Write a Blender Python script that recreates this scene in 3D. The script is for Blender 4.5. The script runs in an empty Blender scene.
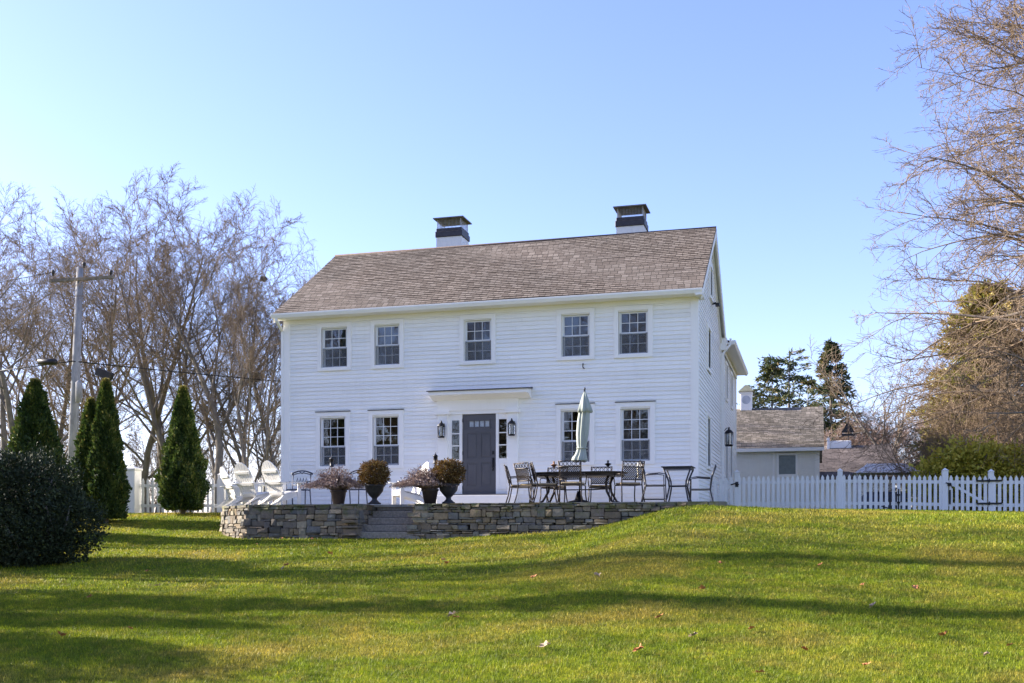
import bpy, bmesh, math, random
import numpy as np
from mathutils import Vector, Matrix, Euler
R = math.radians
sc = bpy.context.scene
COL = sc.collection
PI = math.pi
# ------------------------------------------------------------------ camera
YAW = R(15.7); FPX = 1064.0; HOR = 530.0
cam_d = bpy.data.cameras.new("camera"); cam = bpy.data.objects.new("camera", cam_d); COL.objects.link(cam)
cam.location = (0, 0, 0); cam.rotation_euler = (R(90), 0, YAW)
cam_d.sensor_width = 36; cam_d.lens = FPX / 1024 * 36
cam_d.shift_y = (HOR - 341.5) / 1024
cam_d.clip_start = 0.1; cam_d.clip_end = 5000
sc.camera = cam
# ------------------------------------------------------------------ sky and sun
SUN_EL, SUN_ROT = 25.0, 271.0
w = bpy.data.worlds.new("World"); sc.world = w; w.use_nodes = True
wn = w.node_tree.nodes; sky = wn.new('ShaderNodeTexSky'); sky.sky_type = 'NISHITA'; sky.sun_disc = False
sky.sun_elevation = R(SUN_EL); sky.sun_rotation = R(SUN_ROT); sky.air_density = 1.0; sky.dust_density = 0.6; sky.ozone_density = 1.8
mixw = wn.new('ShaderNodeMix'); mixw.data_type = 'RGBA'; mixw.blend_type = 'MULTIPLY'; mixw.inputs[0].default_value = 1; mixw.inputs[7].default_value = (.90, .845, 1.12, 1)
w.node_tree.links.new(sky.outputs[0], mixw.inputs[6]); w.node_tree.links.new(mixw.outputs[2], wn['Background'].inputs[0]); wn['Background'].inputs[1].default_value = 0.093
sun_d = bpy.data.lights.new("sun", 'SUN'); sun_d.energy = 4.2; sun_d.angle = R(0.6); sun_d.color = (1.0, 0.91, 0.80)
sun = bpy.data.objects.new("sun", sun_d); COL.objects.link(sun)
sdir = Vector((math.sin(R(SUN_ROT)) * math.cos(R(SUN_EL)), math.cos(R(SUN_ROT)) * math.cos(R(SUN_EL)), math.sin(R(SUN_EL))))
sun.rotation_euler = sdir.to_track_quat('Z', 'Y').to_euler()
sc.view_settings.view_transform = 'Standard'; sc.view_settings.look = 'None'; sc.view_settings.gamma = 1
sc.view_settings.use_curve_mapping = False
sc.view_settings.exposure = 1.86
sc.render.engine = 'CYCLES'
sc.cycles.use_denoising = True
sc.cycles.max_bounces = 6; sc.cycles.transparent_max_bounces = 12
sc.cycles.caustics_reflective = False; sc.cycles.caustics_refractive = False

# ------------------------------------------------------------------ helpers
def fY(px, Y):
    """world X and depth of picture column px on the plane y = Y"""
    u = (px - 512) / FPX
    t = Y / (math.cos(YAW) + math.sin(YAW) * u)
    return t * (-math.sin(YAW) + math.cos(YAW) * u), t
def P(px, py, Y):
    x, t = fY(px, Y)
    return Vector((x, Y, (HOR - py) * t / FPX))
def sstep(a, b, x):
    t = np.clip((np.asarray(x, float) - a) / (b - a), 0, 1); return t * t * (3 - 2 * t)
def terr(x, y):
    x = np.asarray(x, float); y = np.asarray(y, float)
    base = np.interp(y, [-200, -30, 0, 6, 12, 18, 22.2], [-2.2, -1.9, -1.6, -1.42, -1.08, -.58, -.2])
    T = np.interp(x, [-60, -30, -19, -14, -8, -6.3, -4.6, -3.8, -2.85, -2.2, -1, 1, 5, 12, 40], [.3, .3, .02, -.2, -.2, -.1, .0, .19, .44, .51, .44, .33, .22, .1, .1])
    Zb = np.interp(x, [-60, 1, 5, 12], [.45, .47, .38, .35]) + np.clip(y - 40, 0, 200) * .004
    front = base + (T + .2) * (sstep(7, 22, y)) ** 1.3
    back = T + (Zb - T) * sstep(22.2, 26.6, y)
    z = np.where(y < 22.2, front, back)
    z = z + .02 * np.sin(x * .9 + 1.3 * np.sin(y * .5)) * np.cos(y * .8 + .6 * x) * sstep(2, 8, y) * (1 - sstep(20, 22, y))
    return z
def tz(x, y): return float(terr(x, y))
def GP(px, py):
    """point of the lawn seen at a picture position"""
    u = (px - 512) / FPX; v = (HOR - py) / FPX
    t = 6.0
    while t < 40:
        x = t * (-math.sin(YAW) + math.cos(YAW) * u); y = t * (math.cos(YAW) + math.sin(YAW) * u)
        if tz(x, y) >= v * t: break
        t += .04
    return Vector((x, y, tz(x, y)))

def tag(o, label=None, cat=None, group=None, kind=None):
    if label: o['label'] = label
    if cat: o['category'] = cat
    if group: o['group'] = group
    if kind: o['kind'] = kind
    return o
def empty(name, loc, rz=0, label=None, cat=None, group=None):
    o = bpy.data.objects.new(name, None); COL.objects.link(o); o.location = loc; o.rotation_euler = (0, 0, rz)
    o.empty_display_size = .1
    return tag(o, label, cat, group)
def children(o): return [c for c in COL.objects if c.parent == o]
def copy_tree(o, parent=None, top=True):
    kids = children(o)
    c = o.copy(); COL.objects.link(c); c.parent = parent
    for ch in kids: copy_tree(ch, c, False)
    return c

class MB:
    def __init__(s): s.v = []; s.f = []; s.t = []; s.n = 0; s.s = []
    def add(s, verts, faces, tint=None, smooth=False):
        b = len(s.v); s.v += [tuple(p) for p in verts]; s.f += [tuple(i + b for i in f) for f in faces]
        s.t += [.5 if tint is None else tint] * len(verts); s.s += [smooth] * len(faces); return s
    def box(s, x0, x1, y0, y1, z0, z1, M=None, tint=None, bev=0):
        if bev:
            return s.bbox(x0, x1, y0, y1, z0, z1, bev, M, tint)
        v = [Vector(p) for p in ((x0, y0, z0), (x1, y0, z0), (x1, y1, z0), (x0, y1, z0), (x0, y0, z1), (x1, y0, z1), (x1, y1, z1), (x0, y1, z1))]
        if M is not None: v = [M @ p for p in v]
        return s.add(v, [(0, 3, 2, 1), (4, 5, 6, 7), (0, 1, 5, 4), (1, 2, 6, 5), (2, 3, 7, 6), (3, 0, 4, 7)], tint)
    def bbox(s, x0, x1, y0, y1, z0, z1, b, M=None, tint=None):
        bm = bmesh.new(); bmesh.ops.create_cube(bm, size=1)
        for v in bm.verts: v.co = Vector(((x0 + x1) / 2 + v.co.x * (x1 - x0), (y0 + y1) / 2 + v.co.y * (y1 - y0), (z0 + z1) / 2 + v.co.z * (z1 - z0)))
        bmesh.ops.bevel(bm, geom=list(bm.edges), offset=b, segments=1, affect='EDGES')
        vs = [(M @ v.co if M is not None else v.co.copy()) for v in bm.verts]; bm.verts.index_update()
        s.add(vs, [[v.index for v in f.verts] for f in bm.faces], tint); bm.free(); return s
    def prism(s, poly, a0, a1, axis='x', tint=None):
        """poly (list of 2-D points) swept along an axis: x -> (y,z), y -> (x,z), z -> (x,y)"""
        n = len(poly)
        def q(a, p): return {'x': (a, p[0], p[1]), 'y': (p[0], a, p[1]), 'z': (p[0], p[1], a)}[axis]
        v = [q(a0, p) for p in poly] + [q(a1, p) for p in poly]
        f = [tuple(range(n))[::-1], tuple(range(n, 2 * n))] + [(i, (i + 1) % n, n + (i + 1) % n, n + i) for i in range(n)]
        return s.add(v, f, tint)
    def tube(s, pts, r, n=8, cap=True, flat=None, tint=None):
        pts = [Vector(p) for p in pts]; k = len(pts)
        rr = [r] * k if not hasattr(r, '__len__') else list(r)
        vs = []; up = Vector((0, 0, 1))
        d0 = (pts[1] - pts[0]).normalized()
        a = up.cross(d0) if abs(d0.z) < .95 else Vector((1, 0, 0)).cross(d0)
        a.normalize()
        for i in range(k):
            d = (pts[min(i + 1, k - 1)] - pts[max(i - 1, 0)]).normalized()
            a = (a - d * a.dot(d)).normalized(); b = d.cross(a)
            for j in range(n):
                th = 2 * PI * j / n + (PI / 4 if n == 4 else 0)
                vs.append(pts[i] + (a * math.cos(th) + b * math.sin(th) * (flat or 1)) * rr[i])
        f = [(i * n + j, i * n + (j + 1) % n, (i + 1) * n + (j + 1) % n, (i + 1) * n + j) for i in range(k - 1) for j in range(n)]
        if cap: f += [tuple(range(n))[::-1], tuple(range((k - 1) * n, k * n))]
        return s.add(vs, f, tint, smooth=n > 4)
    def lathe(s, prof, c=(0, 0, 0), n=20, tint=None, smooth=True):
        vs = [(c[0] + r * math.cos(2 * PI * j / n), c[1] + r * math.sin(2 * PI * j / n), c[2] + z) for r, z in prof for j in range(n)]
        k = len(prof)
        f = [(i * n + j, i * n + (j + 1) % n, (i + 1) * n + (j + 1) % n, (i + 1) * n + j) for i in range(k - 1) for j in range(n)]
        f += [tuple(range(n))[::-1], tuple(range((k - 1) * n, k * n))]
        return s.add(vs, f, tint, smooth)
    def build(s, name, mat, parent=None, loc=None, bevel=0):
        me = bpy.data.meshes.new(name); me.from_pydata(s.v, [], s.f)
        me.polygons.foreach_set('use_smooth', s.s)
        at = me.attributes.new('tint', 'FLOAT', 'POINT'); at.data.foreach_set('value', s.t)
        me.materials.append(mat); me.validate(); me.update()
        o = bpy.data.objects.new(name, me); COL.objects.link(o)
        if parent: o.parent = parent
        if loc is not None: o.location = loc
        if bevel:
            m = o.modifiers.new('bevel', 'BEVEL'); m.width = bevel; m.segments = 2; m.limit_method = 'ANGLE'
        return o
def np_mesh(name, V, F, mat, parent=None, tint=None, smooth=False):
    """V (n,3), F (m,k) with one k for all faces"""
    V = np.asarray(V, np.float32); F = np.asarray(F, np.int32); m, k = F.shape
    me = bpy.data.meshes.new(name); me.vertices.add(len(V)); me.vertices.foreach_set('co', V.ravel())
    me.loops.add(m * k); me.loops.foreach_set('vertex_index', F.ravel())
    me.polygons.add(m); me.polygons.foreach_set('loop_start', np.arange(0, m * k, k, dtype=np.int32))
    me.polygons.foreach_set('loop_total', np.full(m, k, np.int32))
    if smooth: me.polygons.foreach_set('use_smooth', np.ones(m, bool))
    me.update(calc_edges=True)
    if tint is not None:
        at = me.attributes.new('tint', 'FLOAT', 'POINT'); at.data.foreach_set('value', np.asarray(tint, np.float32))
    me.materials.append(mat)
    o = bpy.data.objects.new(name, me); COL.objects.link(o)
    if parent: o.parent = parent
    return o

# ------------------------------------------------------------------ materials
class NT:
    def __init__(s, name):
        s.m = bpy.data.materials.new(name); s.m.use_nodes = True; s.t = s.m.node_tree; s.b = s.t.nodes['Principled BSDF']
    def n(s, typ, **kw):
        x = s.t.nodes.new(typ)
        for k, v in kw.items():
            if k.startswith('i_'):
                key = k[2:]; x.inputs[int(key) if key.isdigit() else key.replace('_', ' ')].default_value = v
            else: setattr(x, k, v)
        return x
    def l(s, a, b): s.t.links.new(a, b)
    def ramp(s, fac, stops, interp='LINEAR'):
        r = s.n('ShaderNodeValToRGB'); cr = r.color_ramp; cr.interpolation = interp
        while len(cr.elements) < len(stops): cr.elements.new(.5)
        for e, (p, c) in zip(cr.elements, stops): e.position = p; e.color = (*c, 1) if len(c) == 3 else c
        s.l(fac, r.inputs[0]); return r.outputs[0]
    def noise(s, scale, detail=4, rough=.55, vec=None, dist=0):
        x = s.n('ShaderNodeTexNoise'); x.inputs['Scale'].default_value = scale; x.inputs['Detail'].default_value = detail
        x.inputs['Roughness'].default_value = rough; x.inputs['Distortion'].default_value = dist
        s.l(vec if vec is not None else s.co(), x.inputs['Vector']); return x.outputs[0]
    def co(s, kind='Object'): return s.n('ShaderNodeTexCoord').outputs[kind]
    def pos(s): return s.n('ShaderNodeNewGeometry').outputs['Position']
    def mix(s, a, b, fac, mode='MIX'):
        x = s.n('ShaderNodeMix', data_type='RGBA', blend_type=mode)
        for sock, val in ((x.inputs[0], fac), (x.inputs[6], a), (x.inputs[7], b)):
            if hasattr(val, 'is_linked') or hasattr(val, 'links'): s.l(val, sock)
            elif isinstance(val, (int, float)): sock.default_value = val
            else: sock.default_value = (*val, 1)
        return x.outputs[2]
    def map(s, vec, scale=(1, 1, 1), rot=(0, 0, 0)):
        x = s.n('ShaderNodeMapping'); x.inputs['Scale'].default_value = scale; x.inputs['Rotation'].default_value = rot
        s.l(vec, x.inputs['Vector']); return x.outputs[0]
    def bump(s, h, strength=.3, dist=.02):
        x = s.n('ShaderNodeBump'); x.inputs['Strength'].default_value = strength; x.inputs['Distance'].default_value = dist
        s.l(h, x.inputs['Height']); s.l(x.outputs[0], s.b.inputs['Normal'])
    def attr(s, name='tint'): return s.n('ShaderNodeAttribute', attribute_name=name).outputs['Fac']
    def col(s, c): s.l(c, s.b.inputs['Base Color'])
    def set(s, **kw):
        for k, v in kw.items(): s.b.inputs[k.replace('_', ' ')].default_value = v
        return s.m
def simple(name, c, rough=.6, var=.15, scale=6, metal=0, spec=.5, bump=0):
    t = NT(name); nz = t.noise(scale, 5)
    lo = tuple(x * (1 - var) for x in c); hi = tuple(min(1, x * (1 + var)) for x in c)
    t.col(t.ramp(nz, [(.3, lo), (.7, hi)]))
    if bump: t.bump(t.noise(scale * 6, 4), bump, .01)
    t.set(Roughness=rough, Metallic=metal); t.b.inputs['Specular IOR Level'].default_value = spec
    return t.m
M = {}
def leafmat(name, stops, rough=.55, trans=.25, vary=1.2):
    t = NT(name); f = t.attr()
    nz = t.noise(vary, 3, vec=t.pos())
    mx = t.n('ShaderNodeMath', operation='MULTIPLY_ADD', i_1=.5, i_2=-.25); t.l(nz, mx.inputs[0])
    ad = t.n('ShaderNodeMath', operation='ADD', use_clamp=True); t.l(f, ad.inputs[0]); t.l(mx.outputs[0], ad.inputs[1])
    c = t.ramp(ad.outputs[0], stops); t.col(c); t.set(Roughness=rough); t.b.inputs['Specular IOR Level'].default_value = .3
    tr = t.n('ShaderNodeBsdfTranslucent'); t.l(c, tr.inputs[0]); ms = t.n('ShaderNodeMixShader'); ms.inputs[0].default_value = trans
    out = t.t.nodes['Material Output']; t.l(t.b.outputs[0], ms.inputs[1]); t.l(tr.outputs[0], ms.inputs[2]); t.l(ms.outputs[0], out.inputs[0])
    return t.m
def mk_white(name, c=(.80, .80, .79), dirt=.06, streak=True):
    t = NT(name); p = t.pos()
    a = t.noise(.8, 5, .6, vec=t.map(p, (1, 1, .35))); b = t.noise(14, 5, .65, vec=t.map(p, (1, 1, .2)))
    m = t.mix(a, b, .4)
    t.col(t.ramp(m, [(.25, tuple(x * (1 - dirt * 1.6) for x in c)), (.5, tuple(x * (1 - dirt * .4) for x in c)), (.75, c)]))
    t.set(Roughness=.5); t.bump(t.noise(60, 3, vec=t.map(p, (1, 1, .15))), .06, .004); return t.m
M['siding'] = mk_white('siding_paint', (.93, .915, .87), .07)
_t = M['siding'].node_tree; _a = _t.nodes.new('ShaderNodeAttribute'); _a.attribute_name = 'tint'; _m = _t.nodes.new('ShaderNodeMapRange'); _m.inputs[3].default_value = .93; _m.inputs[4].default_value = 1.03
_x = _t.nodes.new('ShaderNodeVectorMath'); _x.operation = 'SCALE'; _b = _t.nodes['Principled BSDF']; _l = _b.inputs['Base Color'].links[0].from_socket
_t.links.new(_a.outputs['Fac'], _m.inputs[0]); _t.links.new(_l, _x.inputs[0]); _t.links.new(_m.outputs[0], _x.inputs['Scale']); _t.links.new(_x.outputs[0], _b.inputs['Base Color'])
M['trim'] = mk_white('trim_paint', (.92, .90, .85), .05)
M['fence'] = mk_white('fence_paint', (.84, .825, .79), .14)
M['adir'] = mk_white('chair_paint', (.82, .80, .75), .06)
M['sash'] = mk_white('sash_paint', (.78, .79, .79), .05)
M['outsiding'] = mk_white('outbuilding_paint', (.88, .86, .78), .08)
def mk_shingle(name, c1, c2, c3, rw=.32, rh=.14):
    t = NT(name); uv = t.co('UV')
    br = t.n('ShaderNodeTexBrick', offset=.37, offset_frequency=2, squash=.8, squash_frequency=3)
    br.inputs['Scale'].default_value = 1; br.inputs['Mortar Size'].default_value = .007; br.inputs['Mortar Smooth'].default_value = .3
    br.inputs['Brick Width'].default_value = rw; br.inputs['Row Height'].default_value = rh; br.inputs['Bias'].default_value = 0
    br.inputs['Color1'].default_value = (0, 0, 0, 1); br.inputs['Color2'].default_value = (1, 1, 1, 1); br.inputs['Mortar'].default_value = (.0, .0, .0, 1)
    nv = t.noise(3.2, 3, vec=uv, dist=.5)
    va = t.n('ShaderNodeVectorMath', operation='ADD'); t.l(uv, va.inputs[0]); t.l(br.inputs['Vector'].node.outputs[0] if False else uv, va.inputs[1])
    t.l(uv, br.inputs['Vector'])
    base = t.ramp(br.outputs['Color'], [(0, c1), (.5, c2), (1, c3)])
    g = t.noise(90, 3, .7, vec=uv); base = t.mix(base, t.ramp(g, [(.3, (.5, .5, .5)), (.7, (1.35, 1.3, 1.25))]), .55, 'MULTIPLY')
    big = t.noise(.5, 5, .6, vec=t.map(uv, (1, .5, 1))); base = t.mix(base, t.ramp(big, [(.3, (.82, .84, .84)), (.7, (1.12, 1.08, 1.03))]), .8, 'MULTIPLY')
    base = t.mix(base, tuple(x * .3 for x in c1), br.outputs['Fac'])
    t.col(base); t.set(Roughness=.95); t.b.inputs['Specular IOR Level'].default_value = .15
    inv = t.n('ShaderNodeMath', operation='MULTIPLY_ADD', i_1=-1.0, i_2=1.0); t.l(br.outputs['Fac'], inv.inputs[0])
    ad = t.n('ShaderNodeMath', operation='MULTIPLY_ADD', i_1=.5); t.l(br.outputs['Color'], ad.inputs[0]); t.l(inv.outputs[0], ad.inputs[2])
    t.bump(ad.outputs[0], .8, .012); return t.m
M['roof'] = mk_shingle('roof_shingles', (.135, .112, .094), (.185, .157, .133), (.24, .208, .18), .19)
M['roof2'] = mk_shingle('outbuilding_shingles', (.13, .118, .10), (.20, .18, .155), (.30, .27, .235), .2, .14)
M['roof3'] = mk_shingle('dark_shingles', (.10, .085, .08), (.15, .125, .115), (.20, .17, .155), .35, .16)
M['door'] = simple('door_paint', (.084, .082, .088), .45, .08, 3)
M['dark'] = simple('interior_dark', (.02, .02, .022), .9)
M['black'] = simple('black_metal', (.015, .015, .017), .45, .3, 9, metal=.3)
M['bronze'] = simple('bronze_metal', (.034, .025, .02), .42, .3, 12, metal=.5)
M['barmetal'] = simple('bar_metal', (.035, .035, .042), .4, .2, 9, metal=.4)
M['barfab'] = simple('sling_fabric', (.13, .125, .115), .8, .2, 40)
M['navy'] = simple('navy_metal', (.02, .028, .055), .4, .2, 12, metal=.3)
M['capmetal'] = simple('cap_metal', (.16, .15, .145), .5, .4, 5, metal=.6)
M['mesh'] = simple('galvanised_mesh', (.42, .40, .38), .5, .2, 30, metal=.5)
M['band'] = simple('black_band', (.022, .02, .026), .5, .5, 6)
M['chimney'] = mk_white('chimney_paint', (.74, .76, .74), .18)
M['lead'] = simple('lead_flashing', (.06, .055, .055), .5, .3, 8)
M['curtain'] = simple('curtain_cloth', (.42, .44, .46), .9, .25, 3)
M['shade'] = simple('window_shade', (.30, .34, .40), .9, .1, 2)
M['cushion'] = simple('seat_fabric', (.35, .27, .16), .9, .2, 15)
M['cream'] = simple('cream_towel', (.78, .74, .62), .95, .1, 30, bump=.3)
M['urn'] = simple('urn_iron', (.03, .028, .03), .6, .35, 14, bump=.2)
M['pot'] = simple('brown_pot', (.03, .02, .017), .7, .3, 14)
M['granite'] = simple('granite', (.26, .225, .18), .85, .3, 22, bump=.5)
M['copper'] = simple('torch_copper', (.30, .17, .10), .4, .3, 20, metal=.7)
M['red'] = simple('red_paint', (.45, .04, .03), .5)
M['canvas'] = simple('white_canvas', (.80, .79, .76), .8, .05, 3)
M['bluecar'] = simple('blue_canvas', (.10, .13, .22), .6, .15, 3)
def mk_glass():
    t = NT('window_glass'); out = t.t.nodes['Material Output']
    tr = t.n('ShaderNodeBsdfTransparent'); tr.inputs[0].default_value = (.62, .65, .67, 1)
    gl = t.n('ShaderNodeBsdfGlossy'); gl.inputs['Roughness'].default_value = .008; gl.inputs[0].default_value = (1, 1, 1, 1)
    fr = t.n('ShaderNodeFresnel', i_IOR=1.5)
    mu = t.n('ShaderNodeMath', operation='MULTIPLY_ADD', i_1=1.25, i_2=.03, use_clamp=True); t.l(fr.outputs[0], mu.inputs[0])
    bp = t.n('ShaderNodeBump'); bp.inputs['Strength'].default_value = .12; bp.inputs['Distance'].default_value = .02
    t.l(t.noise(2.2, 2, vec=t.pos()), bp.inputs['Height']); t.l(bp.outputs[0], gl.inputs['Normal'])
    ms = t.n('ShaderNodeMixShader'); t.l(mu.outputs[0], ms.inputs[0]); t.l(tr.outputs[0], ms.inputs[1]); t.l(gl.outputs[0], ms.inputs[2])
    t.l(ms.outputs[0], out.inputs[0]); return t.m
M['glass'] = mk_glass()
def mk_screen():
    t = NT('insect_screen'); out = t.t.nodes['Material Output']; tr = t.n('ShaderNodeBsdfTransparent'); df = t.n('ShaderNodeBsdfDiffuse'); df.inputs[0].default_value = (.20, .21, .22, 1)
    ms = t.n('ShaderNodeMixShader'); ms.inputs[0].default_value = .22; t.l(tr.outputs[0], ms.inputs[1]); t.l(df.outputs[0], ms.inputs[2]); t.l(ms.outputs[0], out.inputs[0]); return t.m
M['screen'] = mk_screen()
def mk_stone():
    t = NT('field_stone'); f = t.attr()
    c = t.ramp(f, [(0, (.09, .085, .075)), (.25, (.20, .155, .11)), (.45, (.15, .15, .145)), (.65, (.28, .21, .13)), (.85, (.19, .185, .16)), (1, (.36, .30, .21))])
    n1 = t.noise(9, 8, .7); c = t.mix(c, t.ramp(n1, [(.3, (.55, .55, .55)), (.7, (1.35, 1.32, 1.25))]), .8, 'MULTIPLY')
    # lichen and moss, mostly on the upper courses
    sp = t.n('ShaderNodeSeparateXYZ'); t.l(t.pos(), sp.inputs[0])
    mr = t.n('ShaderNodeMapRange'); mr.inputs[1].default_value = -.1; mr.inputs[2].default_value = .62; mr.inputs[3].default_value = -.22; mr.inputs[4].default_value = .14; t.l(sp.outputs[2], mr.inputs[0])
    ad = t.n('ShaderNodeMath', operation='ADD'); t.l(t.noise(5, 6, .7), ad.inputs[0]); t.l(mr.outputs[0], ad.inputs[1])
    c = t.mix(c, (.11, .12, .035), t.ramp(ad.outputs[0], [(.55, (0, 0, 0)), (.68, (.8, .8, .8))]))
    t.col(c); t.set(Roughness=.9); t.bump(n1, .8, .02); return t.m
M['stone'] = mk_stone()
def mk_bark(name, a, b, c, moss=0):
    t = NT(name); f = t.noise(4, 6, .7, vec=t.map(t.co(), (1, 1, .3)))
    col = t.ramp(f, [(.3, a), (.5, b), (.72, c)]); t.col(col); t.set(Roughness=.9)
    t.b.inputs['Specular IOR Level'].default_value = .2; t.bump(f, .6, .03); return t.m
M['bark'] = mk_bark('bark_grey_brown', (.10, .085, .07), (.17, .148, .122), (.26, .23, .195))
M['twig'] = mk_bark('twig_brown', (.13, .095, .062), (.21, .155, .105), (.30, .23, .16))
M['bark_pale'] = mk_bark('bark_pale', (.09, .075, .06), (.17, .14, .115), (.28, .24, .195))
M['twig_pale'] = mk_bark('twig_pale', (.14, .10, .065), (.24, .175, .115), (.36, .27, .18))
M['twig_pink'] = mk_bark('twig_pinkish', (.26, .18, .145), (.36, .26, .21), (.46, .36, .29))
M['pole'] = mk_bark('weathered_pole', (.17, .165, .165), (.26, .26, .265), (.36, .36, .36))
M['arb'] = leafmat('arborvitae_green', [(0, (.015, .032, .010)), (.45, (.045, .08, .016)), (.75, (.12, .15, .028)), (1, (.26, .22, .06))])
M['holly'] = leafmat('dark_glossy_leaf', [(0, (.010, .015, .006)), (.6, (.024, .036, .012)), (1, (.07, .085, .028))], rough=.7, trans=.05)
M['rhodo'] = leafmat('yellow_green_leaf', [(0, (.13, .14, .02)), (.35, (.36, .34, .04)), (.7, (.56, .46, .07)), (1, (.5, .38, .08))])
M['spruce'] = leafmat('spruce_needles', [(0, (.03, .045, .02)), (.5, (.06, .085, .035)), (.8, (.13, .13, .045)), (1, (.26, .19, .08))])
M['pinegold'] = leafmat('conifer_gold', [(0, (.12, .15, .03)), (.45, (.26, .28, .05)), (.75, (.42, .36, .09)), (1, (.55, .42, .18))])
M['boxwood'] = leafmat('bronze_boxwood', [(0, (.06, .035, .01)), (.5, (.14, .075, .02)), (.8, (.22, .12, .03)), (1, (.25, .19, .06))])
M['dry'] = leafmat('dry_plant', [(0, (.14, .09, .08)), (.5, (.27, .19, .16)), (1, (.48, .37, .30))])
def grass_color(t, p):
    big = t.noise(.35, 4, .6, vec=p, dist=.6); mid = t.noise(1.6, 5, .65, vec=p); fine = t.noise(26, 4, .7, vec=p)
    g = t.ramp(mid, [(.3, (.11, .15, .012)), (.5, (.18, .24, .014)), (.7, (.29, .32, .022))])
    dry = t.ramp(fine, [(.3, (.26, .21, .035)), (.7, (.46, .35, .10))])
    m1 = t.ramp(big, [(.48, (0, 0, 0)), (.65, (.72, .72, .72))]); m2 = t.ramp(t.noise(4.0, 6, .8, vec=p), [(.5, (0, 0, 0)), (.62, (.5, .5, .5))])
    c = t.mix(g, dry, m1); c = t.mix(c, dry, m2)
    c = t.mix(c, t.ramp(t.noise(9, 5, .75, vec=p), [(.32, (.45, .5, .5)), (.5, (1, 1, 1)), (.68, (1.4, 1.35, 1.2))]), .8, 'MULTIPLY')
    return t.mix(c, t.ramp(fine, [(.3, (.4, .45, .35)), (.7, (1.55, 1.5, 1.25))]), .85, 'MULTIPLY'), fine
t = NT('lawn_ground'); c, fine = grass_color(t, t.pos()); t.col(t.mix(c, (.5, .5, .5), .55, 'MULTIPLY')); t.set(Roughness=1); t.b.inputs['Specular IOR Level'].default_value = .1; t.bump(fine, 1, .05); M['lawn'] = t.m
t = NT('grass_blades'); c, fine = grass_color(t, t.pos())
f = t.attr(); c = t.mix(c, t.ramp(f, [(0, (.5, .55, .45)), (.6, (1.1, 1.1, 1.0)), (.85, (1.5, 1.4, 1.1)), (1, (2.6, 2.1, 1.5))]), .9, 'MULTIPLY'); t.col(c); t.set(Roughness=.55); t.b.inputs['Specular IOR Level'].default_value = .3
tr = t.n('ShaderNodeBsdfTranslucent'); t.l(c, tr.inputs[0]); ms = t.n('ShaderNodeMixShader'); ms.inputs[0].default_value = .35
t.l(t.b.outputs[0], ms.inputs[1]); t.l(tr.outputs[0], ms.inputs[2]); t.l(ms.outputs[0], t.t.nodes['Material Output'].inputs[0]); M['grass'] = t.m
def mk_umb():
    t = NT('umbrella_cloth'); t.col(t.ramp(t.noise(3, 4), [(.3, (.32, .36, .31)), (.7, (.42, .455, .40))])); t.set(Roughness=.85); t.bump(t.noise(80, 2), .2, .004); return t.m
M['umb'] = mk_umb()
M['leafdead'] = simple('dead_leaf', (.42, .17, .06), .8, .5, 12)
M['leafpale'] = simple('pale_dead_leaf', (.42, .31, .20), .8, .3, 12)

# ------------------------------------------------------------------ ground
rng = np.random.default_rng(7)
xs = np.unique(np.concatenate([np.linspace(-700, -60, 14), np.linspace(-60, -24, 37), np.linspace(-24, 12, 181), np.linspace(12, 60, 33), np.linspace(60, 700, 14)]))
ys = np.unique(np.concatenate([np.linspace(-300, -20, 12), np.linspace(-20, 6, 27), np.linspace(6, 30, 161), np.linspace(30, 80, 31), np.linspace(80, 900, 16)]))
XX, YY = np.meshgrid(xs, ys); ZZ = terr(XX, YY)
nx, ny = len(xs), len(ys); idx = np.arange(nx * ny).reshape(ny, nx)
F = np.stack([idx[:-1, :-1], idx[:-1, 1:], idx[1:, 1:], idx[1:, :-1]], -1).reshape(-1, 4)
tag(np_mesh('ground', np.stack([XX, YY, ZZ], -1).reshape(-1, 3), F, M['lawn'], smooth=True), kind='structure')

# patio slab: Y 22.3 .. house front, top at PZ
PZ = .60; WY = 22.2; HX0, HX1, HY = -13.8, -2.683, 26.25
PX0, PX1 = -13.75, -1.75
pm = MB(); r = random.Random(3)
t = NT('flagstone'); t.col(t.ramp(t.noise(3, 6), [(.3, (.28, .27, .26)), (.7, (.42, .40, .37))])); t.set(Roughness=.9); M['flag'] = t.m
SX0, SX1 = -9.88, -8.48
y = WY + .42
while y < HY - .02:
    y1 = min(y + .6, HY - .02); x = PX0 + .38
    while x < PX1 - .05:
        x1 = min(x + r.uniform(.5, 1.0), PX1 - .05)
        if not (y < WY + 1.0 and x1 > SX0 and x < SX1) and not (x < -12.5 and y < 22.55 + (-12.5 - x) * .86):
            pm.box(x, x1 - .012, y, y1 - .012, PZ - .06, PZ + r.uniform(-.004, .004))
        x = x1
    y = y1
pm.box(PX0 + .38, PX1 - .05, WY + 1.45, HY - .02, -.3, PZ - .055)
tag(pm.build('patio', M['flag']), kind='structure')

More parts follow.
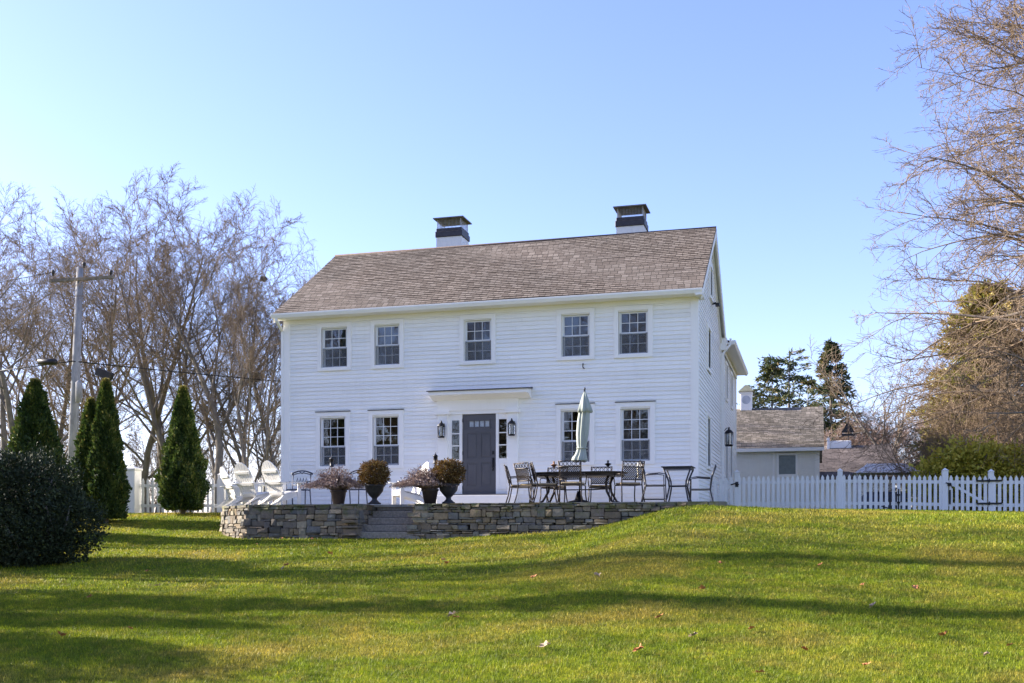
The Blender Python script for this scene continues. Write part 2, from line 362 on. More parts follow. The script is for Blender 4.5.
# ------------------------------------------------------------------ dry stone wall
def stone_course_wall(mb, p0, p1, z0f, z1, depth, seed):
    """stones laid in broken courses from p0 to p1, outer face to the right-hand side of the run"""
    rr = random.Random(seed); p0 = Vector(p0); p1 = Vector(p1); L = (p1 - p0).length; d = (p1 - p0) / L; nrm = Vector((d.y, -d.x))
    ztop = z1; z = z1
    rows = []
    while z > -.5: h = rr.choice([.04, .05, .06, .075, .09, .11]); rows.append((z - h, z)); z -= h
    taken = []
    for ri, (za, zb) in enumerate(rows):
        s = -rr.uniform(0, .2)
        while s < L:
            wd = rr.uniform(.12, .36) * (1.3 if ri == 0 else 1)
            s1 = min(s + wd, L + .03); sm = (s + s1) / 2; pm_ = p0 + d * sm
            zl = z0f(pm_.x, pm_.y)
            tall = (ri + 1 < len(rows)) and rr.random() < .22
            hit = [t_ for t_ in taken if t_[2] == ri and t_[0] < s1 - .02 and t_[1] > s + .02]
            if hit:
                ta, tb, _ = min(hit)
                if ta - s < .07: s = tb; continue
                s1 = ta
            sm = (s + s1) / 2; pm_ = p0 + d * sm
            za2 = rows[ri + 1][0] if tall else za
            if tall: taken.append((s, s1, ri + 1))
            if zb > zl - .12:
                g = .004; bat = .0
                out = rr.uniform(-.03, .03) + (ztop - (za + zb) / 2) * .10
                tint = rr.random(); vs = []
                for k in range(8):
                    a = (s + g, s1 - g)[k in (1, 2, 5, 6)]; o_ = (out, -depth)[k in (2, 3, 6, 7)]; zz = (za2 + g, zb - g)[k > 3]
                    if k in (0, 1, 4, 5): a += rr.uniform(-.014, .014); zz += rr.uniform(-.010, .010); o_ += rr.uniform(-.018, .018)
                    q = p0 + d * a + nrm * o_; vs.append(Vector((q.x, q.y, zz)))
                bm = bmesh.new(); bv = [bm.verts.new(v) for v in vs]
                for f in [(0, 3, 2, 1), (4, 5, 6, 7), (0, 1, 5, 4), (1, 2, 6, 5), (2, 3, 7, 6), (3, 0, 4, 7)]: bm.faces.new([bv[i] for i in f])
                bmesh.ops.bevel(bm, geom=list(bm.edges), offset=.011, segments=2, affect='EDGES'); bm.verts.index_update()
                mb.add([v.co.copy() for v in bm.verts], [[v.index for v in f.verts] for f in bm.faces], tint, False); bm.free()
            s = s1
zf = lambda x, y: tz(x, y)
M['core'] = simple('wall_core_dark', (.03, .027, .024), 1)
wl = empty('stone_wall', (-11.6, WY, -.2), 0, 'dry-laid fieldstone retaining wall section left of the granite steps, below the white chairs', 'stone wall')
wr = empty('stone_wall', (-5.6, WY, -.2), 0, 'long dry-laid fieldstone retaining wall section right of the granite steps, running into the grass', 'stone wall')
def wall_part(root, segs, cores, seed):
    m = MB()
    for i, (a, b) in enumerate(segs): stone_course_wall(m, a, b, zf, PZ - .01, .3, seed + i)
    m.build('stones', M['stone'], root).matrix_parent_inverse = Matrix.Translation(root.location).inverted()
    m = MB()
    for c in cores:
        if len(c) == 6: m.box(*c)
        else: m.prism(c, -.6, PZ - .07, 'z')
    m.build('core', M['core'], root).matrix_parent_inverse = Matrix.Translation(root.location).inverted()
wall_part(wl, [((-13.9, 25.9), (-13.9, 23.3)), ((-13.9, 23.3), (-12.6, WY)), ((-12.6, WY), (SX0, WY)), ((SX0, WY), (SX0, WY + 1.2))], [(-12.5, SX0 - .06, WY + .1, WY + .36, -.6, PZ - .07), (-13.8, -13.54, 23.4, 25.9, -.6, PZ - .07), [(-13.8, 23.38), (-12.5, WY + .1), (-12.5, WY + .36), (-13.5, 23.5)]], 11)
wall_part(wr, [((SX1, WY + 1.2), (SX1, WY)), ((SX1, WY), (-1.7, WY))], [(SX1 + .06, -1.75, WY + .1, WY + .36, -.6, PZ - .07)], 31)
st = empty('stone_steps', (-9.2, WY + .3, -.2), 0, 'four grey granite block steps set into the fieldstone wall', 'steps')
for k in range(5):
    m = MB(); z1 = PZ - .16 * k
    m.box(SX0 + .03, SX1 - .03, WY + 1.35 - .27 * (k + 1), WY + 1.35 - .27 * k + (.1 if k else 0), z1 - .155, z1, bev=.012)
    m.build('tread', M['granite'], st).matrix_parent_inverse = Matrix.Translation(st.location).inverted()

# ------------------------------------------------------------------ main house
H = empty('house', ((HX0 + HX1) / 2, HY, .6), 0, 'large two-storey white clapboard house with brown shingle roof and dark grey front door', 'house')
HI = Matrix.Translation(H.location).inverted()
def hp(mb, name, mat, parent=None, bevel=0):
    o = mb.build(name, mat, parent or H, bevel=bevel)
    if parent is None: o.matrix_parent_inverse = HI
    return o
RY, RZ, HYB = 29.85, 8.22, 33.3
EZ = 5.72      # underside of eave/top of wall
def gz(y):  # underside of roof at gable
    return EZ - .02 + (RZ - .2 - EZ) * (1 - abs(y - RY) / (RY - HY))
CR = .105
# windows on the facade: picture columns of casing, floor
W2 = [(318, 351.5), (371, 404), (460, 496), (557, 594.5), (614, 653)]
W1 = [(316.5, 350), (369, 403.5), (556.6, 594.5), (616, 655)]
Z2 = (4.28, 5.57); Z1 = (1.63, 3.17)
front_w = [(fY(a, HY)[0], fY(b, HY)[0], *Z2, 2) for a, b in W2] + [(fY(a, HY)[0], fY(b, HY)[0], *Z1, 1) for a, b in W1]
CW = .115
DX0, DX1 = fY(450, HY)[0], fY(508, HY)[0]
front_open = [(a + CW, b - CW, z0 + .07, z1 - CW) for a, b, z0, z1, _ in front_w] + [(DX0, DX1, .6, 3.02)]
def clap(mb, fixed, a0, a1, z0, z1, opens, axis='x', sign=-1, top=None):
    """lapped boards; opens = (a0,a1,z0,z1); top(a)->z limits the gable"""
    z = z0
    while z < z1 - .01:
        zt = min(z + CR, z1)
        lo, hi = a0, a1
        if top:
            while lo < hi and top(lo) < z + CR * .6: lo += .03
            while hi > lo and top(hi) < z + CR * .6: hi -= .03
        if hi - lo < .05: z += CR; continue
        segs = [(lo, hi)]
        for o in opens:
            if o[2] < (z + zt) / 2 < o[3]:
                ns = []
                for s in segs:
                    if o[0] > s[0] and o[0] < s[1]: ns.append((s[0], o[0]))
                    if o[1] < s[1] and o[1] > s[0]: ns.append((o[1], s[1]))
                    if o[1] <= s[0] or o[0] >= s[1]: ns.append(s)
                segs = ns
        prof = [(fixed + sign * .018, z), (fixed + sign * .018, z + .004), (fixed + sign * .001, zt + .004), (fixed - sign * .02, zt + .004), (fixed - sign * .02, z)]
        sp = []
        for s_ in segs:
            if s_[1] - s_[0] > 1.2 and random.random() < .45:
                c_ = random.uniform(s_[0] + .4, s_[1] - .4); sp += [(s_[0], c_ - .0015), (c_ + .0015, s_[1])]
            else: sp.append(s_)
        for s in sp:
            j = random.uniform(-.0006, .0006)
            mb.prism([(p[0] + j, p[1]) for p in prof] if sign < 0 or axis == 'x' else prof, s[0], s[1], axis, random.random())
        z += CR
def clap_x(mb, fixed, a0, a1, z0, z1, opens, sign=1, top=None):
    # boards on a wall facing +-x: sweep along y
    clap(mb, fixed, a0, a1, z0, z1, opens, 'y', sign, top)
random.seed(5)
m = MB(); clap(m, HY, HX0 + .02, HX1 - .02, .60, EZ, front_open)
hp(m, 'front_wall', M['siding'])
side_w = []    # (y0,y1,z0,z1)
def sY(px, X=HX1):
    u = (px - 512) / FPX
    return X * (math.cos(YAW) + math.sin(YAW) * u) / (-math.sin(YAW) + math.cos(YAW) * u)
side_w = [(28.75, 29.75, 4.28, 5.57), (28.6, 29.6, 1.63, 3.17), (29.4, 30.25, 6.35, 7.35)]
m = MB(); clap_x(m, HX1, HY + .02, HYB, .5, RZ, [(a + CW, b - CW, z0 + .07, z1 - CW) for a, b, z0, z1 in side_w], 1, gz)
hp(m, 'side_wall', M['siding'])
m = MB(); clap_x(m, HX0, HY + .02, HYB, .5, RZ, [], -1, gz); hp(m, 'side_wall', M['siding'])
m = MB(); m.prism([(HX0, .4), (HX1, .4), (HX1, EZ), (HX0, EZ)], HYB - .02, HYB, 'y'); hp(m, 'back_wall', M['siding'])
m = MB(); m.prism([(HY + .7, .3), (HYB - .7, .3), (HYB - .7, EZ), (RY, RZ - .9), (HY + .7, EZ)], HX0 + .6, HX1 - .6, 'x'); hp(m, 'interior', M['dark'])
# inner lining close behind the boards (so no light leaks round the core)
m = MB(); m.box(HX0 + .03, HX1 - .03, HY + .03, HYB - .03, .3, .35); hp(m, 'floor', M['dark'])
# corner boards, frieze, water table
for x0, x1, y0, y1, xa, xb in ((HX0 - .035, HX0 + .15, HY - .038, HY + .02, HX0 - .037, HX0), (HX1 - .15, HX1 + .035, HY - .038, HY + .02, HX1, HX1 + .037)):
    m = MB(); m.box(x0, x1, y0, y1, .55, EZ); m.box(xa, xb, HY - .036, HY + .15, .45, EZ + .02); hp(m, 'corner_board', M['trim'])
m = MB(); m.box(HX1 + .0, HX1 + .037, HYB - .12, HYB, .4, EZ + .1); hp(m, 'corner_board', M['trim'])
m = MB(); m.box(HX0 + .15, HX1 - .15, HY - .032, HY + .02, EZ - .14, EZ); hp(m, 'frieze', M['trim'])
# roof
def roof_slab(name, x0, x1, y0, z0, y1, z1, th, mat, parent=None, pinv=None):
    """sloping slab, top face from (y0,z0) to (y1,z1), with metre UVs and stepped courses"""
    L = math.hypot(y1 - y0, z1 - z0); n = max(2, int(L / .14)); dy, dz = (y1 - y0) / L, (z1 - z0) / L; nyv, nzv = -dz, dy
    if nzv < 0: nyv, nzv = -nyv, -nzv
    vs, fs, uv = [], [], []
    nxs = max(2, int((x1 - x0) / .5)); rr = random.Random(9)
    lip = .012
    wob = [[rr.uniform(-.004, .004) for _ in range(nxs + 1)] for _ in range(n + 1)]
    for i in range(n):
        a, b = i * L / n, (i + 1) * L / n
        for lev, s in ((lip, a), (0, b)):
            for j in range(nxs + 1):
                x = x0 + (x1 - x0) * j / nxs; h = lev + wob[i][j] + .012 * math.sin(x * .7 + s)
                vs.append((x, y0 + dy * s + nyv * h, z0 + dz * s + nzv * h))
    row = nxs + 1
    for i in range(n):
        for j in range(nxs):
            a = (2 * i) * row + j; b = (2 * i + 1) * row + j
            fs.append((a, a + 1, b + 1, b)); uv.append([(j, i, 0), (j + 1, i, 0), (j + 1, i, 1), (j, i, 1)])
            if i + 1 < n:
                c = (2 * i + 2) * row + j; fs.append((b, b + 1, c + 1, c)); uv.append([(j, i, 1)] * 2 + [(j, i, 1)] * 2)
    b0 = len(vs)
    corners = [(x0, y0, z0), (x1, y0, z0), (x1, y1, z1), (x0, y1, z1)]
    vs += [(x, y - nyv * .002, z - nzv * .002) for x, y, z in corners] + [(x, y - nyv * th, z - nzv * th) for x, y, z in corners]
    for f in [(4, 5, 6, 7), (0, 1, 5, 4), (1, 2, 6, 5), (2, 3, 7, 6), (3, 0, 4, 7), (0, 1, 2, 3)]:
        fs.append(tuple(b0 + k for k in f)); uv.append(None)
    me = bpy.data.meshes.new(name); me.from_pydata(vs, [], fs); ul = me.uv_layers.new(name='UVMap')
    for p in me.polygons:
        u_ = uv[p.index]
        for k, li in enumerate(p.loop_indices):
            if u_ is None:
                co = vs[me.loops[li].vertex_index]; ul.data[li].uv = (co[0] + co[1] * .1, co[2])
            else:
                j, i, e = u_[k]; ul.data[li].uv = (x0 + (x1 - x0) * j / nxs, (i + e) * .14 - .001 * (e))
    me.materials.append(mat); o = bpy.data.objects.new(name, me); COL.objects.link(o)
    o.parent = parent or H; o.matrix_parent_inverse = pinv if pinv is not None else HI
    return o
RX0, RX1 = HX0 - .2, HX1 + .16
ov = .32; sl = (RZ - EZ) / (RY - HY)
EYF = HY - ov; EZF = EZ + .13
rf = roof_slab('roof', RX0, RX1, EYF, EZF, RY, RZ + .14, .06, M['roof'])
roof_slab('roof', RX0, RX1, HYB + ov - .05, EZF, RY, RZ + .14, .06, M['roof'])
m = MB(); m.tube([(RX0, RY, RZ + .15), (RX1, RY, RZ + .14)], .04, 6); hp(m, 'ridge_cap', simple('ridge_shingle', (.13, .095, .08), .95, .3, 20))
# eave: soffit, fascia gutter
m = MB()
m.box(RX0, RX1, EYF + .02, HY - .027, EZ - .02, EZ + .02)
m.box(RX0, RX1, EYF - .0, EYF + .02, EZ - .02, EZF - .045)
hp(m, 'soffit', M['trim'])
m = MB()
gp = [(EYF - .005, EZF - .03), (EYF - .115, EZF - .03), (EYF - .115, EZF - .07), (EYF - .08, EZF - .15), (EYF - .005, EZF - .15)]
m.prism(gp, RX0 - .01, RX1 + .01, 'x'); hp(m, 'gutter', M['trim'], bevel=.006)
# rake boards on the gables with their soffit
for sx, X in ((1, HX1), (-1, HX0)):
    m = MB()
    for ya, za, yb, zb in ((EYF, EZF - .065, RY, RZ + .07), (HYB + ov - .05, EZF - .065, RY, RZ + .07)):
        xe = X + sx * (.16 if sx > 0 else .2)
        poly = [(ya, za), (yb, zb), (yb, zb - .2), (ya, za - .2)]
        if yb < ya: poly = poly[::-1]
        m.prism(poly, xe - .03, xe, 'x') if sx > 0 else m.prism(poly, xe, xe + .03, 'x')
        poly = [(ya, za + .0), (yb, zb + .0), (yb, zb - .05), (ya, za - .05)]
        if yb < ya: poly = poly[::-1]
        a, b = sorted((X, xe - sx * .031)); m.prism(poly, a, b, 'x')
        poly = [(ya + (.35 if ya < yb else -.35), za + .05), (yb, zb - .052), (yb, zb - .24), (ya + (.35 if ya < yb else -.35), za - .10)]
        if yb < ya: poly = poly[::-1]
        a, b = sorted((X + sx * .005, X + sx * .045)); m.prism(poly, a, b, 'x')
    hp(m, 'rake_board', M['trim'])
m = MB(); m.box(HX1, RX1 + .01, EYF - .1, HY + .25, EZ - .06, EZ - .022); hp(m, 'eave_return', M['trim']); m = MB(); m.box(HX1 + .0, RX1 + .03, HYB - .15, HYB + .28, EZ - .2, EZ + .18); hp(m, 'eave_return', M['trim'])

# window builder (face towards -y at local y=0, x centred; rotated for the side)
def window(parent, cx, cz0, wd, ht, up_rows, lo_rows, Mx, name='window', curtain=None, cap=True, seed=0, inv=None, cols=3):
    x0, x1 = -wd / 2, wd / 2; z0, z1 = cz0, cz0 + ht
    def bx(mb, a, b, c, d, e, f): mb.box(a, b, c, d, e, f, Mx)
    m = MB(); pj = -.042
    bx(m, x0, x0 + CW, pj, .03, z0 + .002, z1 - CW); bx(m, x1 - CW, x1, pj, .03, z0 + .002, z1 - CW); bx(m, x0, x1, pj, .03, z1 - CW, z1)
    bx(m, x0 + CW, x1 - CW, pj - .012, .09, z0, z0 + .085)
    # jambs
    bx(m, x0 + CW - .01, x0 + CW + .025, .03, .16, z0 + .085, z1 - CW); bx(m, x1 - CW - .025, x1 - CW + .01, .03, .16, z0 + .085, z1 - CW)
    bx(m, x0 + CW, x1 - CW, .03, .16, z1 - CW - .025, z1 - CW + .01)
    fr = m.build(name, M['trim'], parent)
    if inv is not None: fr.matrix_parent_inverse = inv
    if cap:
        m = MB(); bx(m, x0 - .02, x1 + .02, pj - .02, .0, z1 + .003, z1 + .022); m.build('drip_cap', M['lead'], fr)
    a0, a1 = x0 + CW + .026, x1 - CW - .026; b0, b1 = z0 + .088, z1 - CW - .027
    total = up_rows + lo_rows; mid = b0 + (b1 - b0) * lo_rows / total; mw = .016
    def sash(nm, za, zb, yy, rows):
        m = MB(); st_ = .042
        bx(m, a0, a0 + st_, yy, yy + .03, za, zb); bx(m, a1 - st_, a1, yy, yy + .03, za, zb)
        bx(m, a0 + st_, a1 - st_, yy + .001, yy + .029, za, za + st_ * 1.1); bx(m, a0 + st_, a1 - st_, yy + .001, yy + .029, zb - st_, zb)
        ia, ib, ja, jb = a0 + st_, a1 - st_, za + st_ * 1.1, zb - st_
        for k in range(1, cols): xx = ia + (ib - ia) * k / cols; bx(m, xx - mw / 2, xx + mw / 2, yy + .006, yy + .024, ja, jb)
        for k in range(1, rows): zz = ja + (jb - ja) * k / rows; bx(m, ia, ib, yy + .005, yy + .025, zz - mw / 2, zz + mw / 2)
        o = m.build(nm, M['sash'], fr)
        m = MB(); bx(m, ia - .01, ib + .01, yy + .013, yy + .017, ja - .01, jb + .01); m.build('glass', M['glass'], fr)
        return o
    sash('upper_sash', mid - .02, b1, .045, up_rows); sash('lower_sash', b0, mid + .02, .085, lo_rows)
    m = MB(); bx(m, a0, a1, .018, .021, b0, mid); bx(m, a0, a0 + .02, .012, .03, b0, mid); bx(m, a1 - .02, a1, .012, .03, b0, mid); m.build('insect_screen', M['screen'], fr)
    rr = random.Random(seed)
    if curtain == 'shade':
        m = MB(); bx(m, a0, a1, .15, .155, b1 - (b1 - b0) * rr.uniform(.42, .6), b1); m.build('window_shade', M['shade'], fr)
    elif curtain == 'full':
        m = MB(); bx(m, a0, a1, .15, .155, b0, b1); m.build('window_shade', M['shade'], fr)
    elif curtain == 'drapes':
        m = MB()
        for s in (-1, 1):
            n = 24; wdp = (a1 - a0) * rr.uniform(.22, .32); vs = []
            for k in range(n + 1):
                x = (a0 if s < 0 else a1) - s * wdp * k / n; yy = .17 + .02 * math.sin(k * 1.5)
                vs += [Mx @ Vector((x, yy, b0)), Mx @ Vector((x, yy, b1))]
            m.add(vs, [(2 * k, 2 * k + 2, 2 * k + 3, 2 * k + 1) for k in range(n)])
        m.build('curtain', M['curtain'], fr)
    return fr
kinds = ['drapes', 'full', 'full', 'shade', 'shade', None, None, 'drapes', 'drapes']
for i, (a, b, z0, z1, fl) in enumerate(front_w):
    Mx = Matrix.Translation(((a + b) / 2, HY, 0))
    window(H, 0, z0, b - a, z1 - z0, 3 if fl == 1 else 2, 2, Mx, curtain=kinds[i], seed=i, inv=HI, cap=fl == 1)
def side_mx(y, X=HX1): return Matrix.Translation((X, y, 0)) @ Matrix.Rotation(PI / 2, 4, 'Z')
for i, (y0, y1, z0, z1) in enumerate(side_w):
    window(H, 0, z0, y1 - y0, z1 - z0, 2, 2, side_mx((y0 + y1) / 2), curtain='shade', seed=i + 30, inv=HI, cap=False)

# door surround
XL, XR = fY(438.5, HY)[0], fY(518.5, HY)[0]
dx0, dx1 = fY(462.6, HY)[0], fY(496, HY)[0]; dz0, dz1 = .93, 2.99
m = MB()
PLW = .28
m.box(XL, XL + PLW, HY - .09, HY + .03, PZ, 3.05, bev=.006); m.box(XR - PLW, XR, HY - .09, HY + .03, PZ, 3.05, bev=.006)
m.box(XL - .05, XL + PLW + .05, HY - .14, HY + .02, 3.0, 3.09); m.box(XR - PLW - .05, XR + .05, HY - .14, HY + .02, 3.0, 3.09)
m.box(XL + PLW, XR - PLW, HY - .05, HY + .03, 3.0, 3.092); m.box(XL + .0, XR - .0, HY - .075, HY + .02, 3.092, 3.40)
hp(m, 'door_surround', M['trim'])
# hood with a coved underside
hx0, hx1 = fY(427, HY - .4)[0], fY(529, HY - .4)[0]
m = MB(); m.prism([(HY - .024, 3.36), (HY - .12, 3.38), (HY - .24, 3.44), (HY - .38, 3.47), (HY - .42, 3.47), (HY - .42, 3.56), (HY - .024, 3.60)], hx0 + .04, hx1 - .04, 'x'); hp(m, 'door_hood', M['trim'])
m = MB(); m.prism([(HY - .46, 3.562), (HY - .46, 3.585), (HY - .024, 3.645), (HY - .024, 3.603), (HY - .42, 3.563)], hx0, hx1, 'x'); hp(m, 'hood_flashing', M['lead'])
# panels beside the door, sidelights
SLy = HY - .02
for s, (pa, pb, pya, pyb) in enumerate(((451.5, 459.5, 421, 457), (499, 507, 419.5, 455))):
    ga, gb = fY(452.8 if s == 0 else 499.8, HY)[0], fY(458.8 if s == 0 else 506, HY)[0]
    oa, ob = (XL + PLW, dx0 - .07) if s == 0 else (dx1 + .07, XR - PLW)
    z_a, z_b = 1.87, 2.82
    m = MB()
    m.box(oa, ob, SLy, SLy + .05, dz0 - .02, z_a - .03); m.box(oa, ob, SLy, SLy + .05, z_b + .03, 3.0)
    m.box(oa, ga - .02, SLy, SLy + .05, z_a - .03, z_b + .03); m.box(gb + .02, ob, SLy, SLy + .05, z_a - .03, z_b + .03)
    # raised moulding of the lower panel
    pa_, pb_ = ga - .03, gb + .03
    m.box(pa_, pa_ + .02, SLy - .014, SLy, dz0 + .12, z_a - .15); m.box(pb_ - .02, pb_, SLy - .014, SLy, dz0 + .12, z_a - .15)
    m.box(pa_ + .02, pb_ - .02, SLy - .013, SLy, dz0 + .12, dz0 + .14); m.box(pa_ + .02, pb_ - .02, SLy - .013, SLy, z_a - .17, z_a - .15)
    for k in (1, 2): zz = z_a + (z_b - z_a) * k / 3; m.box(ga - .02, gb + .02, SLy + .006, SLy + .035, zz - .014, zz + .014)
    o = hp(m, 'sidelight', M['trim'])
    m = MB(); m.box(ga - .025, gb + .025, SLy + .018, SLy + .022, z_a - .035, z_b + .035); m.build('glass', M['glass'], o)
# door
m = MB(); m.box(dx0 - .07, dx0 - .005, HY - .03, HY + .05, dz0 - .02, 3.0); m.box(dx1 + .005, dx1 + .07, HY - .03, HY + .05, dz0 - .02, 3.0)
hp(m, 'door_frame', M['trim'])
D = MB(); yd = HY + .005; dw = dx1 - dx0; gl0, gl1 = 2.67, 2.82
gx0, gx1 = dx0 + dw * .19, dx1 - dw * .19
D.box(dx0, dx1, yd + .012, yd + .045, dz0, gl0 - .04); D.box(dx0, dx1, yd + .012, yd + .045, gl1 + .03, dz1)
D.box(dx0, gx0, yd + .012, yd + .045, gl0 - .04, gl1 + .03); D.box(gx1, dx1, yd + .012, yd + .045, gl0 - .04, gl1 + .03)
cxm = (dx0 + dx1) / 2
for k in range(5):   # glazing bars of the four small lights
    xx = gx0 + (gx1 - gx0) * k / 4; D.box(xx - .012, xx + .012, yd - .002, yd + .04, gl0, gl1)
D.box(gx0 - .02, gx1 + .02, yd - .004, yd + .04, gl0 - .04, gl0); D.box(gx0 - .02, gx1 + .02, yd - .004, yd + .04, gl1, gl1 + .03)
# stiles and rails proud of the panels
for a, b in ((dx0, dx0 + .12), (dx1 - .12, dx1), (cxm - .05, cxm + .05)):
    D.box(a, b, yd, yd + .012, dz0 + .2, 1.74); D.box(a, b, yd, yd + .012, 1.86, gl0 - .16)
for a, b in ((dz0, dz0 + .2), (1.74, 1.86), (gl0 - .16, gl0 - .042), (gl1 + .032, dz1)): D.box(dx0, dx1, yd, yd + .012, a, b)
for za, zb in ((dz0 + .2, 1.74), (1.86, gl0 - .16)):
    for a, b in ((dx0 + .12, cxm - .05), (cxm + .05, dx1 - .12)): D.box(a + .035, b - .035, yd + .003, yd + .013, za + .035, zb - .035, bev=.005)
door = hp(D, 'door', M['door'])
m = MB(); m.box(gx0, gx1, yd + .02, yd + .024, gl0, gl1); m.build('glass', simple('frosted_pane', (.42, .46, .50), .2, .2, 30), door)
m = MB(); hx = dx1 - .075
m.box(hx - .028, hx + .028, yd - .02, yd, 1.95, 2.04, bev=.006); m.box(hx - .03, hx + .03, yd - .018, yd, 1.62, 1.86, bev=.006)
m.tube([(hx, yd - .02, 1.84), (hx, yd - .07, 1.82), (hx, yd - .07, 1.62), (hx, yd - .02, 1.58)], .012, 6); m.box(hx - .02, hx + .02, yd - .018, yd, 1.52, 1.6, bev=.004)
m.build('door_handle', M['black'], door)
for zz in (1.05, 1.95, 2.8):
    m = MB(); m.tube([(dx0 - .002, yd - .012, zz), (dx0 - .002, yd - .012, zz + .09)], .012, 6); m.build('hinge', M['black'], door)
m = MB(); m.box(XL + PLW, XR - PLW, HY - .2, HY + .06, dz0 - .035, dz0 - .005); hp(m, 'threshold', simple('sill_grey', (.10, .10, .11), .6))
m = MB(); m.box(XL + .02, XR - .02, HY - .22, HY + .03, PZ, dz0 - .036, bev=.006); hp(m, 'door_step', M['trim'])
# entry interior lining behind the sidelights
# small fixtures on the facade
p = P(583.5, 366, HY); m = MB(); m.tube([(p.x, HY, p.z + .05), (p.x, HY - .07, p.z + .05), (p.x, HY - .08, p.z - .04), (p.x + .04, HY - .08, p.z - .08)], .014, 6); hp(m, 'hook', M['black'])
m = MB(); fy = sY(711); fz = 5.75; m.tube([(HX1, 30.3, 6.35), (HX1 + .12, 30.3, 6.37)], .03, 8); m.box(HX1 + .1, HX1 + .22, 30.2, 30.4, 6.28, 6.36, bev=.01); hp(m, 'flood_light', M['black'])
# downspouts
m = MB()
x = HX0 - .07
m.tube([(x, EYF - .05, EZF - .13), (x, EYF - .05, EZF - .2), (x, HY - .02, EZF - .45), (x, HY - .02, 3), (x, HY - .02, .55)], .045, 4); hp(m, 'downspout', M['trim'])
m = MB(); x = HX1 + .09
m.tube([(HX1 + .3, HYB + .0, 5.88), (HX1 + .3, HYB - .02, 5.7), (x, HYB - .1, 5.42), (x, HYB - .1, 3), (x, HYB - .1, .5)], .045, 4); hp(m, 'downspout', M['trim'])
# chimneys
def chimney(px0, px1, ytop, name='chimney'):
    Y0 = 30.5; x0, x1 = fY(px0, Y0)[0], fY(px1, Y0)[0]; Y1 = Y0 + .78
    zt = (HOR - ytop) * fY(px0, Y0)[1] / FPX
    m = MB(); m.box(x0 + .03, x1 - .03, Y0 + .03, Y1 - .03, 6.8, zt - .27); c = hp(m, name, M['chimney'])
    m = MB(); m.box(x0, x1, Y0, Y1, zt - .27, zt - .1, bev=.01); m.box(x0 + .025, x1 - .025, Y0 + .025, Y1 - .025, zt - .1, zt, bev=.01); m.build('band', M['band'], c)
    m = MB(); 
    for a in (x0 + .06, x1 - .06):
        for b in (Y0 + .06, Y1 - .06): m.box(a - .008, a + .008, b - .008, b + .008, zt, zt + .28)
    n = 18
    for k in range(n):
        a = x0 + .06 + (x1 - x0 - .12) * k / (n - 1)
        for b in (Y0 + .06, Y1 - .06): m.box(a - .003, a + .003, b - .003, b + .003, zt, zt + .28)
        b = Y0 + .06 + (Y1 - Y0 - .12) * k / (n - 1)
        for a in (x0 + .06, x1 - .06): m.box(a - .003, a + .003, b - .003, b + .003, zt, zt + .28)
    m.build('spark_screen', M['mesh'], c)
    m = MB(); a0, a1, b0, b1, q = x0 - .05, x1 + .05, Y0 - .05, Y1 + .05, zt + .28
    m.add([(a0, b0, q), (a1, b0, q), (a1, b1, q), (a0, b1, q), (a0, b0, q + .03), (a1, b0, q + .03), (a1, b1, q + .03), (a0, b1, q + .03), ((a0 + a1) / 2, (b0 + b1) / 2, q + .09)],
          [(0, 3, 2, 1), (0, 1, 5, 4), (1, 2, 6, 5), (2, 3, 7, 6), (3, 0, 4, 7), (4, 5, 8), (5, 6, 8), (6, 7, 8), (7, 4, 8)])
    m.build('chimney_cap', M['capmetal'], c)
chimney(435, 462, 228.5); chimney(615, 644.5, 217.5)

# wing at the back
WY1 = 40.0; WXL = -9.5; wz = 5.72
wing_win = [(33.0 + .35, 34.15, 4.2, 5.5), (35.1, 35.9, 4.2, 5.5), (37.3, 38.1, 4.2, 5.5), (35.0, 35.9, .75, 3.0), (37.0, 37.9, .75, 3.0)]
m = MB(); clap_x(m, HX1, HYB, WY1, .45, wz, [(a + CW, b - CW, z0 + .07, z1 - CW) for a, b, z0, z1 in wing_win], 1); hp(m, 'wing_wall', M['siding'])
for i, (a, b, z0, z1) in enumerate(wing_win): window(H, 0, z0, b - a, z1 - z0, 2, 2, side_mx((a + b) / 2), curtain='shade' if i < 3 else None, seed=i + 50, inv=HI, cols=2, cap=False)
m = MB(); m.box(WXL, HX1 - .6, HYB, WY1 - .03, .3, wz); hp(m, 'interior', M['dark'])
m = MB(); m.box(WXL, HX1 - .0, WY1 - .02, WY1, .3, wz); m.box(HX1 - .1, HX1 + .037, WY1 - .14, WY1 + .01, .3, wz); hp(m, 'wing_back_wall', M['siding'])
m = MB()
m.prism([(HX1 + .34, wz + .12), (WXL / 2 + HX1 / 2, wz + 1.6), (WXL - .3, wz + .12), (WXL - .3, wz + .06), (HX1 + .34, wz + .06)], HYB + .29, WY1 + .2, 'y'); hp(m, 'wing_roof', M['roof3'])
m = MB(); m.box(HX1, HX1 + .34, HYB + .0, WY1 + .2, wz - .0, wz + .05); m.box(HX1 + .04, HX1 + .06, HYB, WY1, wz - .16, wz - .002); hp(m, 'wing_soffit', M['trim'])
m = MB(); x = HX1 + .34; m.prism([(x, wz + .11), (x + .11, wz + .11), (x + .11, wz + .06), (x + .07, wz - .02), (x, wz - .02)], HYB - .02, WY1 + .2, 'y'); hp(m, 'wing_gutter', M['trim'])

